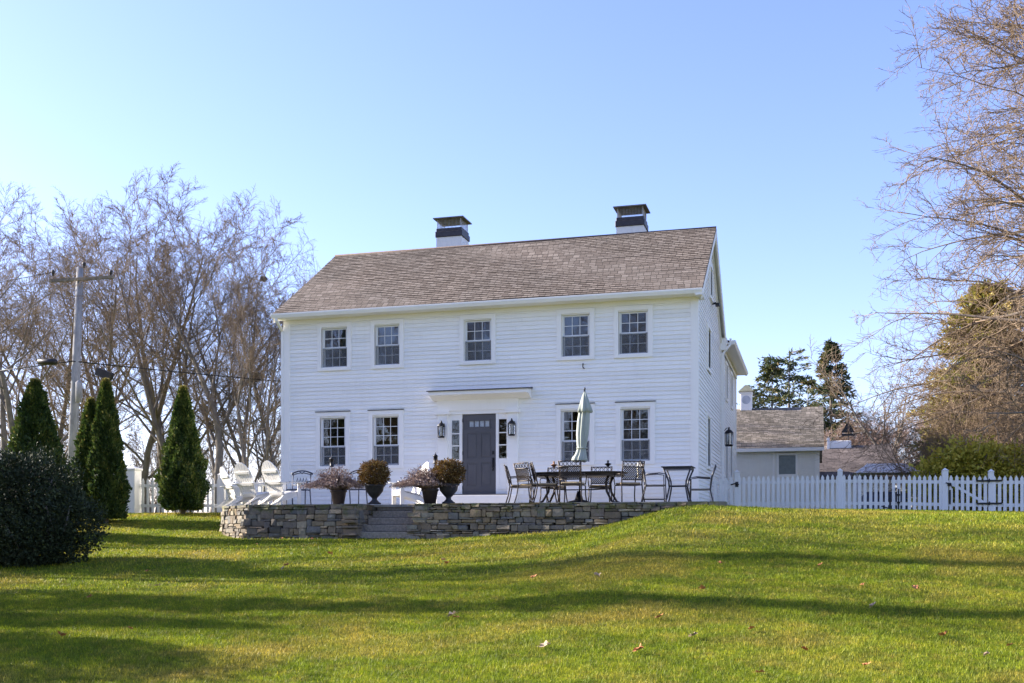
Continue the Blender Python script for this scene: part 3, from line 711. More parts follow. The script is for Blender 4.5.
# wall lanterns (things of their own)
def lantern(px, pyb, name='wall_lantern'):
    p = P(px, pyb, HY - .15); m = MB()
    root = empty(name, (p.x, HY - .09, p.z), 0)
    m.box(-.05, .05, -.02, 0, .1, .38, bev=.005); m.tube([(0, -.02, .34), (0, -.08, .42), (0, -.14, .43), (0, -.14, .39)], .01, 6)
    c = (0, -.14, 0)
    m.lathe([(.0, .45), (.015, .44), (.02, .40), (.03, .385), (.05, .38), (.05, .37), (.07, .36), (.105, .31), (.105, .30), (0, .30)][::-1], c, 8)
    m.lathe([(0, 0), (.085, 0), (.095, .03), (.095, .04), (0, .04)], c, 8)
    for k in range(8):
        a = 2 * PI * k / 8; m.tube([(.09 * math.cos(a), -.14 + .09 * math.sin(a), .03), (.098 * math.cos(a), -.14 + .098 * math.sin(a), .31)], .007, 4)
    m.build('lantern_cage', M['black'], root)
    m = MB(); m.lathe([(.078, .04), (.084, .30)], c, 8, smooth=False); m.build('glass', M['glass'], root)
    m = MB(); m.lathe([(0, .04), (.02, .05), (.02, .14), (0, .15)], c, 8); m.build('bulb', M['shade'], root)
    return root
tag(lantern(442.2, 438), 'black octagonal wall lantern left of the grey front door', 'wall lantern', 'wall lanterns by the front door')
tag(lantern(512.5, 436), 'black octagonal wall lantern right of the grey front door', 'wall lantern', 'wall lanterns by the front door')
l3 = lantern(512.5, 436); l3.location = (HX1 + .02, 33.9, 2.62); l3.rotation_euler = (0, 0, PI / 2); l3.scale = (1.35, 1.35, 1.35)
tag(l3, 'black lantern mounted on the side wall of the rear wing above the fence gate', 'wall lantern')

# ------------------------------------------------------------------ outbuildings
OY = 42.0; ox0, ox1 = -8.0, .28; oz = 3.12; oRY, oRZ = 46.2, 5.15
O = empty('outbuilding', (-3, OY, .5), 0, 'low white clapboard outbuilding with mottled grey-brown roof and small white cupola behind fence', 'outbuilding'); OI = Matrix.Translation(O.location).inverted()
def op(mb, name, mat, root=O, inv=OI):
    o = mb.build(name, mat, root); o.matrix_parent_inverse = inv; return o
wx0, wx1 = fY(777, OY)[0], fY(797.5, OY)[0]
m = MB(); clap(m, OY, ox0, ox1, .45, oz, [(wx0 + .05, wx1 - .05, 2.1, 2.92)]); op(m, 'wall', M['outsiding'])
m = MB(); m.prism([(OY + .3, .45), (OY + 8, .45), (OY + 8, oz), (oRY, oRZ - .15), (OY + .3, oz)], ox0, ox1 - .01, 'x'); op(m, 'end_wall', M['outsiding'])
m = MB(); m.box(ox1 - .12, ox1 + .03, OY - .035, OY + .31, .45, oz); m.box(ox0, ox1, OY - .03, OY + .01, oz - .12, oz)
xj = fY(774, OY)[0]; m.box(xj - .05, xj + .03, OY - .034, OY, .45, oz - .12); op(m, 'trim_boards', M['trim'])
m = MB(); m.box(wx0, wx1, OY - .03, OY + .06, 2.86, 2.95); m.box(wx0, wx1, OY - .03, OY + .06, 2.02, 2.12); m.box(wx0, wx0 + .07, OY - .03, OY + .06, 2.12, 2.86); m.box(wx1 - .07, wx1, OY - .03, OY + .06, 2.12, 2.86)
wo = op(m, 'window', M['trim'])
m = MB(); m.box(wx0 + .07, wx1 - .07, OY + .02, OY + .025, 2.12, 2.86); m.build('glass', simple('teal_grey_pane', (.12, .16, .17), .25), wo)
m = MB(); m.box(wx0 + .07, wx1 - .07, OY + .1, OY + .11, 2.12, 2.86); m.build('window_shade', simple('grey_green_shade', (.10, .14, .15), .9), wo)
roof_slab('roof', ox0, ox1 + .2, OY - .3, oz + .02, oRY, oRZ, .12, M['roof2'], O, OI); roof_slab('roof', ox0, ox1 + .2, OY + 8.3, oz + .02, oRY, oRZ, .12, M['roof2'], O, OI)
m = MB(); m.box(ox0, ox1 + .2, OY - .36, OY - .3, oz - .13, oz + .0); op(m, 'gutter', M['trim'])
cx0, cx1 = fY(741, oRY)[0], fY(752, oRY)[0]
m = MB(); m.box(cx0, cx1, oRY - .25, oRY + .25, 4.6, 5.85, bev=.01); m.box(cx0 - .03, cx1 + .03, oRY - .28, oRY + .28, 5.75, 5.85); cu = op(m, 'cupola', M['trim'])
m = MB(); n_ = 20; cxx = (cx0 + cx1) / 2
m.add([(cxx + .18 * math.cos(2 * PI * k / n_), oRY - .255, 5.5 + .18 * math.sin(2 * PI * k / n_)) for k in range(n_)], [tuple(range(n_))]); m.build('round_vent', simple('vent_grey', (.5, .52, .55), .6), cu)
m = MB(); a0, a1, b0, b1, q = cx0 - .1, cx1 + .1, oRY - .35, oRY + .35, 5.852
m.add([(a0, b0, q), (a1, b0, q), (a1, b1, q), (a0, b1, q), (cxx - .06, oRY - .06, q + .3), (cxx + .06, oRY - .06, q + .3), (cxx + .06, oRY + .06, q + .3), (cxx - .06, oRY + .06, q + .3)],
      [(0, 3, 2, 1), (0, 1, 5, 4), (1, 2, 6, 5), (2, 3, 7, 6), (3, 0, 4, 7), (4, 5, 6, 7)]); m.build('cupola_roof', simple('cupola_roof_grey', (.16, .165, .12), .8), cu)
# second, darker-roofed shed
SY = 50; sx0, sx1 = -2, fY(898, SY)[0]; szr = 85 * fY(860, 54)[1] / FPX
S = empty('shed', (3, SY, .5), 0, 'long low shed with dark brown shingle roof right of the white outbuilding', 'shed'); SI = Matrix.Translation(S.location).inverted()
m = MB(); m.box(sx0, sx1 - .2, SY, SY + 8, .4, 2.4); op(m, 'wall', M['outsiding'], S, SI)
roof_slab('roof', sx0, sx1, SY - .4, 2.35, SY + 4, szr, .12, M['roof3'], S, SI); roof_slab('roof', sx0, sx1, SY + 8.4, 2.35, SY + 4, szr, .12, M['roof3'], S, SI)
kx0, kx1 = fY(829, SY + 4)[0], fY(851, SY + 4)[0]
m = MB(); m.box(kx0, kx1, SY + 3.6, SY + 4.4, szr - .3, szr + .2, bev=.02); m.box(kx0 - .1, kx0 + .02, SY + 3.5, SY + 3.7, szr - .2, szr + .34); op(m, 'roof_curb', M['canvas'], S, SI)
kx = fY(848.5, SY + 4)[0]; m = MB(); m.tube([(kx, SY + 4, szr + .2), (kx, SY + 4, szr + 1.15)], .02, 6)
z_ = szr + .45
m.prism([(kx - .38, z_ + .12), (kx - .28, z_), (kx + .25, z_), (kx + .36, z_ + .12)], SY + 3.97, SY + 4.03, 'y'); m.prism([(kx - .34, z_ + .16), (kx - .03, z_ + .16), (kx - .03, z_ + .7)], SY + 3.98, SY + 4.02, 'y'); m.prism([(kx + .03, z_ + .16), (kx + .30, z_ + .16), (kx + .03, z_ + .62)], SY + 3.98, SY + 4.02, 'y')
wv = m.build('weathervane', M['black']); tag(wv, 'black sailboat weathervane standing on the dark shed roof', 'weathervane')
# white canopy
CY = 37; c0, c1 = fY(853, CY)[0], fY(903, CY)[0]
def cz(py): return (HOR - py) * fY(880, CY)[1] / FPX
T = empty('canopy', ((c0 + c1) / 2, CY, .5), 0, 'white canvas hip-roofed canopy standing behind the picket fence', 'canopy'); TI = Matrix.Translation(T.location).inverted()
m = MB(); za, zb = cz(474), cz(463.5); a0, a1, b0, b1 = c0, c1 + .5, CY - .9, CY + 1.2
m.add([(a0, b0, za), (a1, b0, za), (a1, b1, za), (a0, b1, za), (a0 + .45, CY, zb), (a1 - .45, CY, zb), (a1 - .45, CY + .3, zb), (a0 + .45, CY + .3, zb)], [(0, 3, 2, 1), (0, 1, 5, 4), (1, 2, 6, 5), (2, 3, 7, 6), (3, 0, 4, 7), (4, 5, 6, 7)])
for k in range(4): xx = a0 + .45 + (a1 - a0 - .9) * k / 3; m.tube([(xx + (xx - (a0 + a1) / 2) * .25, b0, za + .01), (xx, CY, zb + .01)], .015, 4)
op(m, 'canopy_roof', M['canvas'], T, TI)
for a in (a0 + .1, a1 - .1):
    for b in (b0 + .1, b1 - .1): m = MB(); m.tube([(a, b, .35), (a, b, za)], .03, 6); op(m, 'post', M['trim'], T, TI)
m = MB(); m.box(a0 + .3, a1 - .3, b0 + .5, b1 - .3, .42, 1.25, bev=.12); bb = m.build('covered_grill', M['bluecar']); tag(bb, 'dark blue cover over low garden equipment under the white canopy', 'covered grill')

# ------------------------------------------------------------------ fences
def picket(m, x, z0, z1, w_, rr):
    x += rr.uniform(-.006, .006); z1 += rr.uniform(-.008, .008); y = -.02
    m.prism([(x - w_ / 2, z0), (x + w_ / 2, z0), (x + w_ / 2, z1 - .07), (x, z1), (x - w_ / 2, z1 - .07)], y - .02, y, 'y')
def post_mb(x, h, w_=.13, y=.0):
    m = MB(); m.box(x - w_ / 2, x + w_ / 2, y - w_ / 2 + .02, y + w_ / 2 + .02, -.3, h, bev=.006)
    a = w_ / 2 + .015; m.add([(x - a, y - a + .02, h), (x + a, y - a + .02, h), (x + a, y + a + .02, h), (x - a, y + a + .02, h), (x, y + .02, h + .07)], [(0, 3, 2, 1), (0, 1, 4), (1, 2, 4), (2, 3, 4), (3, 0, 4)]); return m
def fence_run(p0, p1, label, posts, step=.13, pw=.078, h=1.0, group=None, gate=False, hinges=None, seed=0, brace=0, cat='picket fence', name='picket_fence', pname='post'):
    """straight run from p0 to p1; posts: distances along the run"""
    p0 = Vector(p0); p1 = Vector(p1); d = p1 - p0; L = d.length; rz = math.atan2(d.y, d.x)
    z0 = tz(p0.x, p0.y); z1 = tz(p1.x, p1.y)
    root = empty(name, (p0.x, p0.y, z0), rz, label, cat, group); rr = random.Random(seed)
    zz = lambda s: tz(p0.x + d.x * s / L, p0.y + d.y * s / L) - z0
    m = MB(); n = int(round(L / step))
    for k in range(n):
        s = (k + .5) * L / n; q = zz(s); picket(m, s, q + .05, q + h, pw, rr)
    m.build('pickets', M['fence'], root)
    m = MB()
    ks = max(1, int(L / 2.5))
    for a in range(ks):
        s0, s1 = L * a / ks, L * (a + 1) / ks
        for hz in (.2, .78):
            za, zb = zz(s0) + hz, zz(s1) + hz
            m.add([(s0, -.018, za), (s1, -.018, zb), (s1, .025, zb), (s0, .025, za), (s0, -.018, za + .085), (s1, -.018, zb + .085), (s1, .025, zb + .085), (s0, .025, za + .085)], [(0, 3, 2, 1), (4, 5, 6, 7), (0, 1, 5, 4), (1, 2, 6, 5), (2, 3, 7, 6), (3, 0, 4, 7)])
    if brace:
        a, b = (0.05, L - .05) if brace > 0 else (L - .05, .05)
        m.tube([(a, .0, .26), (b, .0, .80)], .045, 4)
    m.build('rails', M['fence'], root)
    for s in posts: pm_ = post_mb(s, zz(s) + h + .1); pm_.build(pname, M['fence'], root)
    return root
FY_ = 29.5
def fx(px): return fY(px, FY_)[0]
fA = fence_run((HX1 + .1, FY_), (fx(734), FY_), 'white picket gate with diagonal brace beside the house wall', [], brace=1, cat='gate', name='picket_gate', seed=1, h=.98)
f1 = fence_run((fx(737) + .0, FY_), (fx(840), FY_), 'white picket fence section in front of the low white outbuilding', [0, 1.0 * (fx(840) - fx(737))], seed=2, h=1.0)
m = MB(); m.tube([(-.16, -.08, .82), (-.04, -.1, .85), (.06, -.09, .82)], .018, 6); m.box(-.04, .04, -.06, -.045, .76, .9); m.build('gate_latch', M['black'], fA, loc=(fx(737) - HX1 - .1, 0, -.06))
f2 = fence_run((fx(841.5), FY_), (fx(889), FY_), 'left leaf of the double picket gate in front of the white canopy', [], seed=3, cat='gate', name='picket_gate', group='leaves of the double gate')
f3 = fence_run((fx(891), FY_), (fx(943), FY_), 'right leaf of the double picket gate, with black drop rod at its left edge', [], seed=4, cat='gate', name='picket_gate', group='leaves of the double gate')
m = MB(); m.tube([(.18, -.09, -.06), (.18, -.09, .62), (.1, -.09, .62)], .018, 6); m.tube([(.22, -.1, .02), (-.25, -.14, .18)], .016, 6); m.box(.14, .22, -.07, -.045, .25, .29); m.box(.14, .22, -.07, -.045, .45, .49); m.build('drop_rod', M['black'], f3)
f4 = fence_run((fx(948), FY_), (fx(988), FY_), 'white picket gate with black strap hinges at its right edge, near right of the photo', [], seed=5, brace=-1, cat='gate', name='picket_gate')
Lg = fx(988) - fx(948)
for hz in (.24, .82):
    m = MB(); m.box(Lg - .28, Lg + .32, -.075, -.045, hz, hz + .045); m.tube([(Lg + .02, -.08, hz - .02), (Lg + .02, -.08, hz + .07)], .018, 6); m.build('strap_hinge', M['black'], f4)
m = MB(); m.box(-.02, .07, -.07, -.045, .72, .8); m.tube([(-.06, -.08, .8), (.05, -.11, .78), (.1, -.08, .66)], .015, 6); m.box(.02, .06, -.07, -.045, .25, .62); m.build('gate_latch', M['black'], f4)
f5 = fence_run((fx(991), FY_), (fx(991) + 5, FY_), 'white picket fence section at the right edge of the photo, in front of tan shrubs', [0, 2.4, 4.9], seed=6)
for px, nm in ((945, 'between the double gate and the strap-hinged gate'),):
    q = empty('gate_post', (fx(px), FY_, tz(fx(px), FY_)), 0, 'square white gate post standing ' + nm, 'gate post'); post_mb(0, 1.12, .15).build('post', M['fence'], q)
    ch = children(q)[0]; COL.objects.unlink(ch); bpy.data.objects.remove(ch); bpy.data.objects.remove(q)
    pm_ = post_mb(0, 1.12, .15).build('gate_post', M['fence']); pm_.location = (fx(px), FY_, tz(fx(px), FY_)); tag(pm_, 'square white gate post standing ' + nm, 'gate post')
# left fences
LY = 27.3; lx0 = fY(133, LY - .5)[0]
f6 = fence_run((lx0 + .2, LY - .4), (fY(221, LY)[0], LY), 'white picket fence section behind the lone narrow arborvitae, left of the patio', [2.4], step=.15, pw=.07, h=1.03, seed=8)
gl = fence_run((fY(222, LY)[0], LY), (fY(237, LY)[0], LY), 'narrow white picket gate behind the armchairs at the left end of the patio', [.02], step=.12, pw=.085, h=.95, seed=9, brace=1, cat='gate', name='picket_gate')
f7 = fence_run((fY(238, LY)[0], LY), (HX0 - .2, LY), 'short white picket fence section between the narrow gate and the house corner', [.03], step=.14, h=1.0, seed=10)
f8 = fence_run((lx0 - 6.5, LY - 3.2), (lx0 - .2, LY - .5), 'white picket fence section angling left behind the arborvitaes from the thick post', [0, 2.1, 4.2], step=.14, h=1.03, seed=12)
m = MB(); m.box(-.17, .17, -.17, .17, -.3, 1.32, bev=.01); m.box(-.2, .2, -.2, .2, 1.32, 1.38, bev=.01); m.add([(-.17, -.17, 1.38), (.17, -.17, 1.38), (.17, .17, 1.38), (-.17, .17, 1.38), (0, 0, 1.46)], [(0, 3, 2, 1), (0, 1, 4), (1, 2, 4), (2, 3, 4), (3, 0, 4)])
o = m.build('gate_post', M['fence'], loc=(lx0, LY - .5, tz(lx0, LY - .5) - .05)); tag(o, 'thick square white fence post with cap between the two left arborvitaes', 'fence post')

# ------------------------------------------------------------------ furniture
def slat_tube(m, pts, w_, th, M4=None):
    pass
def adirondack():
    root = empty('adirondack_chair', (0, 0, 0))          # faces +x, back edge near x=0
    def mx(x, z, ang): return Matrix.Translation((x, 0, z)) @ Matrix.Rotation(ang, 4, 'Y')
    # back legs / stringers run from front (x=.42) down to the rear (x=-.45)
    for s in (-1, 1):
        m = MB(); y0, y1 = sorted((s * .25, s * .275))
        m.prism([(.40, .36), (.40, .24), (-.50, 0), (-.36, 0), (-.05, .28)], y0, y1, 'y'); m.build('rear_leg', M['adir'], root)
        m = MB(); y0, y1 = sorted((s * .276, s * .30)); m.box(.31, .41, y0, y1, 0, .55); m.build('front_leg', M['adir'], root)
        m = MB(); a, b = sorted((s * .24, s * .40)); m.box(-.32, .48, a, b, .551, .573, bev=.006); m.prism([(.40, .551), (.40, .42), (.33, .551)], *sorted((s * .302, s * .325)), 'y'); m.build('armrest', M['adir'], root)
    m = MB()
    for k in range(6):
        x = .38 - k * .088; z = .355 - k * .022
        m.box(-.037, .037, -.275, .275, -.011, .011, mx(x, z, -.24 + (.1 if k == 0 else 0)))
    m.box(.401, .42, -.275, .275, .24, .345)
    m.build('seat', M['adir'], root)
    m = MB(); n = 7
    for k in range(n):
        y = (k - 3) * .079; lean = .38; tw = (k - 3) * .022
        L = .88 - .045 * (k - 3) ** 2 * .55
        Mx = mx(-.07, .24, -lean) @ Matrix.Translation((0, y, 0)) @ Matrix.Rotation(-tw, 4, 'X')
        fL = lambda q: .90 - .022 * ((y + q) / .079) ** 2
        pts = [(-.034, 0), (.034, 0), (.037, fL(.037)), (.015, fL(.015)), (-.015, fL(-.015)), (-.037, fL(-.037))]
        vs = [Mx @ Vector((a, p[0], p[1])) for a in (-.009, .009) for p in pts]
        m.add(vs, [(5, 4, 3, 2, 1, 0), (6, 7, 8, 9, 10, 11)] + [(i, (i + 1) % 6, 6 + (i + 1) % 6, 6 + i) for i in range(6)])
    Mx = mx(-.07, .24, -.38)
    m.box(-.035, -.011, -.30, .30, .30, .37, Mx); m.box(-.035, -.011, -.27, .27, .60, .66, Mx); m.box(-.035, -.011, -.25, .25, .03, .10, Mx)
    m.build('backrest', M['adir'], root)
    return root
def put(o, px, Y, rz, z=PZ): o.location = (fY(px, Y)[0], Y, z); o.rotation_euler = (0, 0, rz); return o
A = adirondack(); GA = 'white adirondack chairs on the patio'
tag(put(A, 280, 23.5, R(66)), 'white adirondack chair facing right, nearer the fanned metal chair', 'adirondack chair', GA)
B = copy_tree(A); tag(put(B, 252, 24.0, R(70)), 'white adirondack chair facing right, second from the left end of the patio', 'adirondack chair', GA)
C_ = copy_tree(A); tag(put(C_, 236, 25.4, R(50)), 'leftmost white adirondack chair, mostly hidden behind the others', 'adirondack chair', GA)
D_ = copy_tree(A); tag(put(D_, 412, 24.4, R(222)), 'white adirondack chair facing left behind the dry potted plant near the door', 'adirondack chair', GA)

def bistro():
    root = empty('metal_armchair', (0, 0, 0)); r_ = .011   # faces -y (towards the lawn), back at +y
    for s in (-1, 1):
        m = MB(); m.tube([(s * .25, -.22, 0), (s * .25, -.2, .43), (s * .27, -.18, .62), (s * .27, .1, .66), (s * .25, .22, .64)], r_ * 1.3, 6); m.build('leg', M['navy'], root)
        m = MB(); m.tube([(s * .25, .26, 0), (s * .24, .2, .43), (s * .24, .28, .88)], r_ * 1.3, 6); m.build('leg', M['navy'], root)
    m = MB(); m.box(-.25, .25, -.22, .22, .42, .45, bev=.01); m.build('seat', M['navy'], root)
    m = MB(); top = []
    for k in range(13):
        x = -.29 + .58 * k / 12; top.append((x, .28 - .02 * 0, .87 + .075 * math.cos((x / .29) * PI / 2)))
    m.tube(top, .02, 6); m.tube([(x, y, z - .055 if abs(x) < .25 else z - .02) for x, y, z in top], .012, 6)
    m.tube([(-.07, .28, .93), (0, .28, .87), (.07, .28, .93)], .012, 5)
    for a, b in ((-.16, -.08), (-.08, 0), (0, .08), (.08, .16)):
        m.tube([(a, .26, .58), ((a + b) / 2, .27, .76), (b, .26, .58)], .012, 5)
    m.tube([(-.24, .25, .57), (.24, .25, .57)], .012, 6)
    m.build('backrest', M['navy'], root); return root
b1 = bistro(); tag(put(b1, 298.5, 25.0, R(8)), 'dark navy metal armchair with arched scroll back behind the white adirondack chairs', 'metal chair', 'dark metal armchairs')
b2 = copy_tree(b1); tag(put(b2, 354, 25.1, R(-5)), 'dark navy metal armchair with arched back behind the first boxwood urn', 'metal chair', 'dark metal armchairs')

def frond_ball(root, c, rad, n, mat, size, seed, name='foliage', flat=1.0, inner=.75):
    rg = np.random.default_rng(seed); d = rg.normal(size=(n, 3)); d /= np.linalg.norm(d, axis=1)[:, None]
    lump = 1 + .10 * np.sin(d[:, 0] * 7 + seed) * np.cos(d[:, 1] * 6) + .06 * np.sin(d[:, 2] * 11)
    rr = rad * (inner + (1 - inner) * rg.random(n) ** .6) * lump
    pts = np.array(c) + d * rr[:, None] * np.array([1, 1, flat])
    return leaves(name, pts, d, size, mat, root, rg, spread=.9)
def leaves(name, pts, dirs, size, mat, parent, rg, spread=.6, aspect=.5, tint=None):
    n = len(pts); a = dirs + rg.normal(size=(n, 3)) * spread; a /= np.linalg.norm(a, axis=1)[:, None]
    b = np.cross(a, rg.normal(size=(n, 3))); b /= np.linalg.norm(b, axis=1)[:, None]
    s = (size * (.6 + .8 * rg.random(n)))[:, None]; nn = np.cross(a, b)
    V = np.stack([pts, pts + a * s * .5 + b * s * aspect * .5 + nn * s * .08, pts + a * s, pts + a * s * .5 - b * s * aspect * .5 + nn * s * .08], 1).reshape(-1, 3)
    F = np.arange(n * 4).reshape(n, 4)
    tt = rg.random(n) if tint is None else np.clip(tint, 0, 1)
    return np_mesh(name, V, F, mat, parent, np.repeat(tt, 4))
def urn_plant(px, Y, ball_px, label, seed):
    x, t = fY(px, Y); root = empty('boxwood_urn', (x, Y, PZ), 0, label, 'potted shrub', 'boxwood balls in urns by the steps')
    m = MB(); m.lathe([(0, 0), (.15, 0), (.15, .03), (.11, .05), (.06, .10), (.06, .14), (.12, .2), (.2, .3), (.22, .40), (.25, .42), (.25, .45), (.21, .45), (.20, .40), (0, .40)], n=24)
    m.build('urn', M['urn'], root)
    m = MB(); m.tube([(0, 0, .38), (.01, 0, .6), (0, 0, .75)], .025, 6)
    for k in range(9): a = k * .7; m.tube([(0, 0, .5 + .02 * k), (.2 * math.cos(a), .2 * math.sin(a), .6 + .04 * k)], .008, 4)
    m.build('stem', M['bark'], root)
    frond_ball(root, (0, 0, .70), .37, 7000, M['boxwood'], .045, seed, flat=.88, inner=.35)
    return root
urn_plant(374.5, 22.95, 370, 'bronze-leaved clipped boxwood ball in a dark urn left of the steps', 3)
u2 = urn_plant(448.5, 22.95, 446, 'bronze-leaved clipped boxwood ball in a dark urn in front of the door', 8)
def dry_pot(px, Y, wd, ht, lean, label, seed):
    x, t = fY(px, Y); root = empty('dry_plant_pot', (x, Y, PZ), 0, label, 'potted plant', 'pots of dry winter plants')
    m = MB(); m.lathe([(0, 0), (.13, 0), (.18, .28), (.2, .30), (.2, .33), (.17, .33), (.16, .29), (0, .29)], n=20); m.build('pot', M['pot'], root)
    rg = np.random.default_rng(seed); vs, ts, fs = [], [], []
    n = 760
    m = MB(); tips = []
    for k in range(n):
        a = rg.random() * 2 * PI; sp = rg.random() ** .6; L = ht * (.5 + .6 * rg.random()); r0 = rg.random() * .12
        dx, dy = math.cos(a) * wd * sp + lean, math.sin(a) * wd * sp * .8
        p0 = Vector((r0 * math.cos(a), r0 * math.sin(a), .3)); h = L * (1 - .55 * sp)
        p1 = p0 + Vector((dx * .45, dy * .45, h * .75)); p2 = p0 + Vector((dx, dy, h * (.9 if sp < .6 else .45)))
        m.tube([p0, p1, p2], [.004, .0035, .0022], 3, cap=False, tint=float(rg.random())); tips += [p1.lerp(p2, q) for q in rg.random(3)]
    m.build('stems', M['dry'], root)
    T_ = np.array([tuple(p) for p in tips]); leaves('seed_heads', T_ + rg.normal(size=T_.shape) * .02, np.tile([0, 0, 1.], (len(T_), 1)), .045, M['dry'], root, rg, 1.2)
    return root
dry_pot(338.5, 22.95, .78, .66, -.10, 'dark pot of straw and mauve dry stems below the left torch', 21)
dry_pot(430, 22.8, .72, .62, -.18, 'dark pot of pinkish brown dried plant in front of the door urn', 22)
def torch(px, Y, zt, label):
    x, t = fY(px, Y); root = empty('garden_torch', (x, Y, PZ), 0, label, 'garden torch', 'tall garden torches'); h = zt - PZ
    m = MB(); m.tube([(0, 0, 0), (0, 0, h - .2)], .011, 6); m.lathe([(0, h - .5), (.03, h - .48), (0, h - .44)], n=8); m.build('pole', M['black'], root)
    m = MB(); m.lathe([(0, h - .22), (.055, h - .21), (.06, h - .19), (.045, h - .18), (.05, h - .04), (.065, h - .03), (.03, h + .01), (.012, h + .02), (.014, h + .05), (0, h + .06)], n=12); m.build('torch_head', M['black'], root); return root
torch(331.8, 23.3, 1.72, 'black torch on a thin pole in front of the left ground-floor window')
torch(435.5, 23.3, 1.74, 'black torch rising beside the boxwood ball near the door')

# dining set
TX, TY = fY(580, 24.1)[0], 24.1
tb = empty('dining_table', (TX, TY, PZ), 0, 'long dark bronze patio dining table with curved legs', 'table')
m = MB(); n = 40
pts = []
for k in range(n):
    a = 2 * PI * k / n; ca, sa = math.cos(a), math.sin(a)
    pts.append((1.08 * math.copysign(abs(ca) ** .45, ca), .55 * math.copysign(abs(sa) ** .45, sa)))
m.prism(pts, .70, .725, 'z'); m.prism([(p[0] * .93, p[1] * .88) for p in pts], .63, .70, 'z'); m.build('tabletop', M['bronze'], tb)
for sx in (-1, 1):
    for sy in (-1, 1):
        m = MB(); m.tube([(sx * .72, sy * .3, .64), (sx * .66, sy * .27, .48), (sx * .68, sy * .28, .28), (sx * .80, sy * .34, .06), (sx * .92, sy * .38, 0)], [.03, .03, .028, .026, .03], 8); m.build('leg', M['bronze'], tb)
m = MB(); m.tube([(-.67, -.27, .36), (-.3, 0, .33), (.3, 0, .33), (.67, -.27, .36)], .015, 6); m.tube([(-.67, .27, .36), (-.3, .02, .33)], .015, 6); m.tube([(.67, .27, .36), (.3, .02, .33)], .015, 6); m.build('stretcher', M['bronze'], tb)
def dchair():
    root = empty('dining_chair', (0, 0, 0))  # faces +y, back at -y
    for s in (-1, 1):
        m = MB(); m.tube([(s * .27, -.34, 0), (s * .25, -.28, .2), (s * .24, -.24, .42), (s * .245, -.28, .66), (s * .25, -.37, .93)], .015, 6); m.build('leg', M['bronze'], root)
        m = MB(); m.tube([(s * .26, .26, 0), (s * .24, .22, .2), (s * .24, .2, .40)], .014, 6); m.build('leg', M['bronze'], root)
        m = MB(); m.tube([(s * .245, -.27, .64), (s * .27, -.1, .655), (s * .27, .12, .64), (s * .265, .2, .58), (s * .24, .2, .42)], .013, 6); m.build('armrest', M['bronze'], root)
    m = MB(); m.box(-.24, .24, -.24, .23, .395, .42, bev=.008); m.build('seat', M['bronze'], root)
    m = MB(); m.box(-.225, .225, -.21, .21, .421, .465, bev=.015); m.build('cushion', M['cushion'], root)
    m = MB(); 
    def bp(x, z):  # point on leaning back
        return (x, -.265 - (z - .5) * .25 - .02 * math.cos(x / .25 * PI / 2), z)
    for z in (.52, .80, .92): m.tube([bp(x, z) for x in (-.245, -.12, 0, .12, .245)], .014, 6)
    N = 11
    for k in range(-N, N + 1):      # lattice
        for s in (-1, 1):
            a = k * .045; p_, q_ = (a, .52), (a + s * .28, .80)
            def clipx(p, q):
                pts_ = []
                for tt in np.linspace(0, 1, 9):
                    x = p[0] + (q[0] - p[0]) * tt; z = p[1] + (q[1] - p[1]) * tt
                    if abs(x) <= .245: pts_.append((x, z))
                return pts_
            pp = clipx(p_, q_)
            if len(pp) > 1: m.tube([bp(*pp[0]), bp(*pp[-1])], .0095, 3, cap=False)
    for k in range(5):
        cx_ = -.19 + .095 * k; m.tube([bp(cx_ + .038 * math.cos(a), .86 + .045 * math.sin(a)) for a in np.linspace(0, 2 * PI, 9)], .008, 4, cap=False)
    m.build('backrest', M['bronze'], root); return root
dc = dchair(); GD = 'bronze lattice-back dining chairs'
spots = [(573, 23.25, 0, 'bronze lattice-back dining chair with its back to the lawn, directly before the umbrella'),
         (533, 23.7, R(-35), 'bronze lattice-back dining chair at the front left corner of the table'),
         (521, 24.3, R(-80), 'outermost bronze dining chair at the left end of the table, seen side on'),
         (628, 23.75, R(30), 'bronze lattice-back dining chair at the front right corner of the table'),
         (553, 24.95, R(175), 'bronze dining chair on the house side of the table, left of the umbrella pole'),
         (600, 24.95, R(185), 'bronze dining chair on the house side of the table, right of the umbrella pole'),
         (547, 23.6, R(-70), 'bronze dining chair turned sideways between the front left chair and the table')]
for i, (px, Y, rz, lab) in enumerate(spots):
    o = dc if i == 0 else copy_tree(dc); tag(put(o, px, Y, rz), lab, 'dining chair', GD)
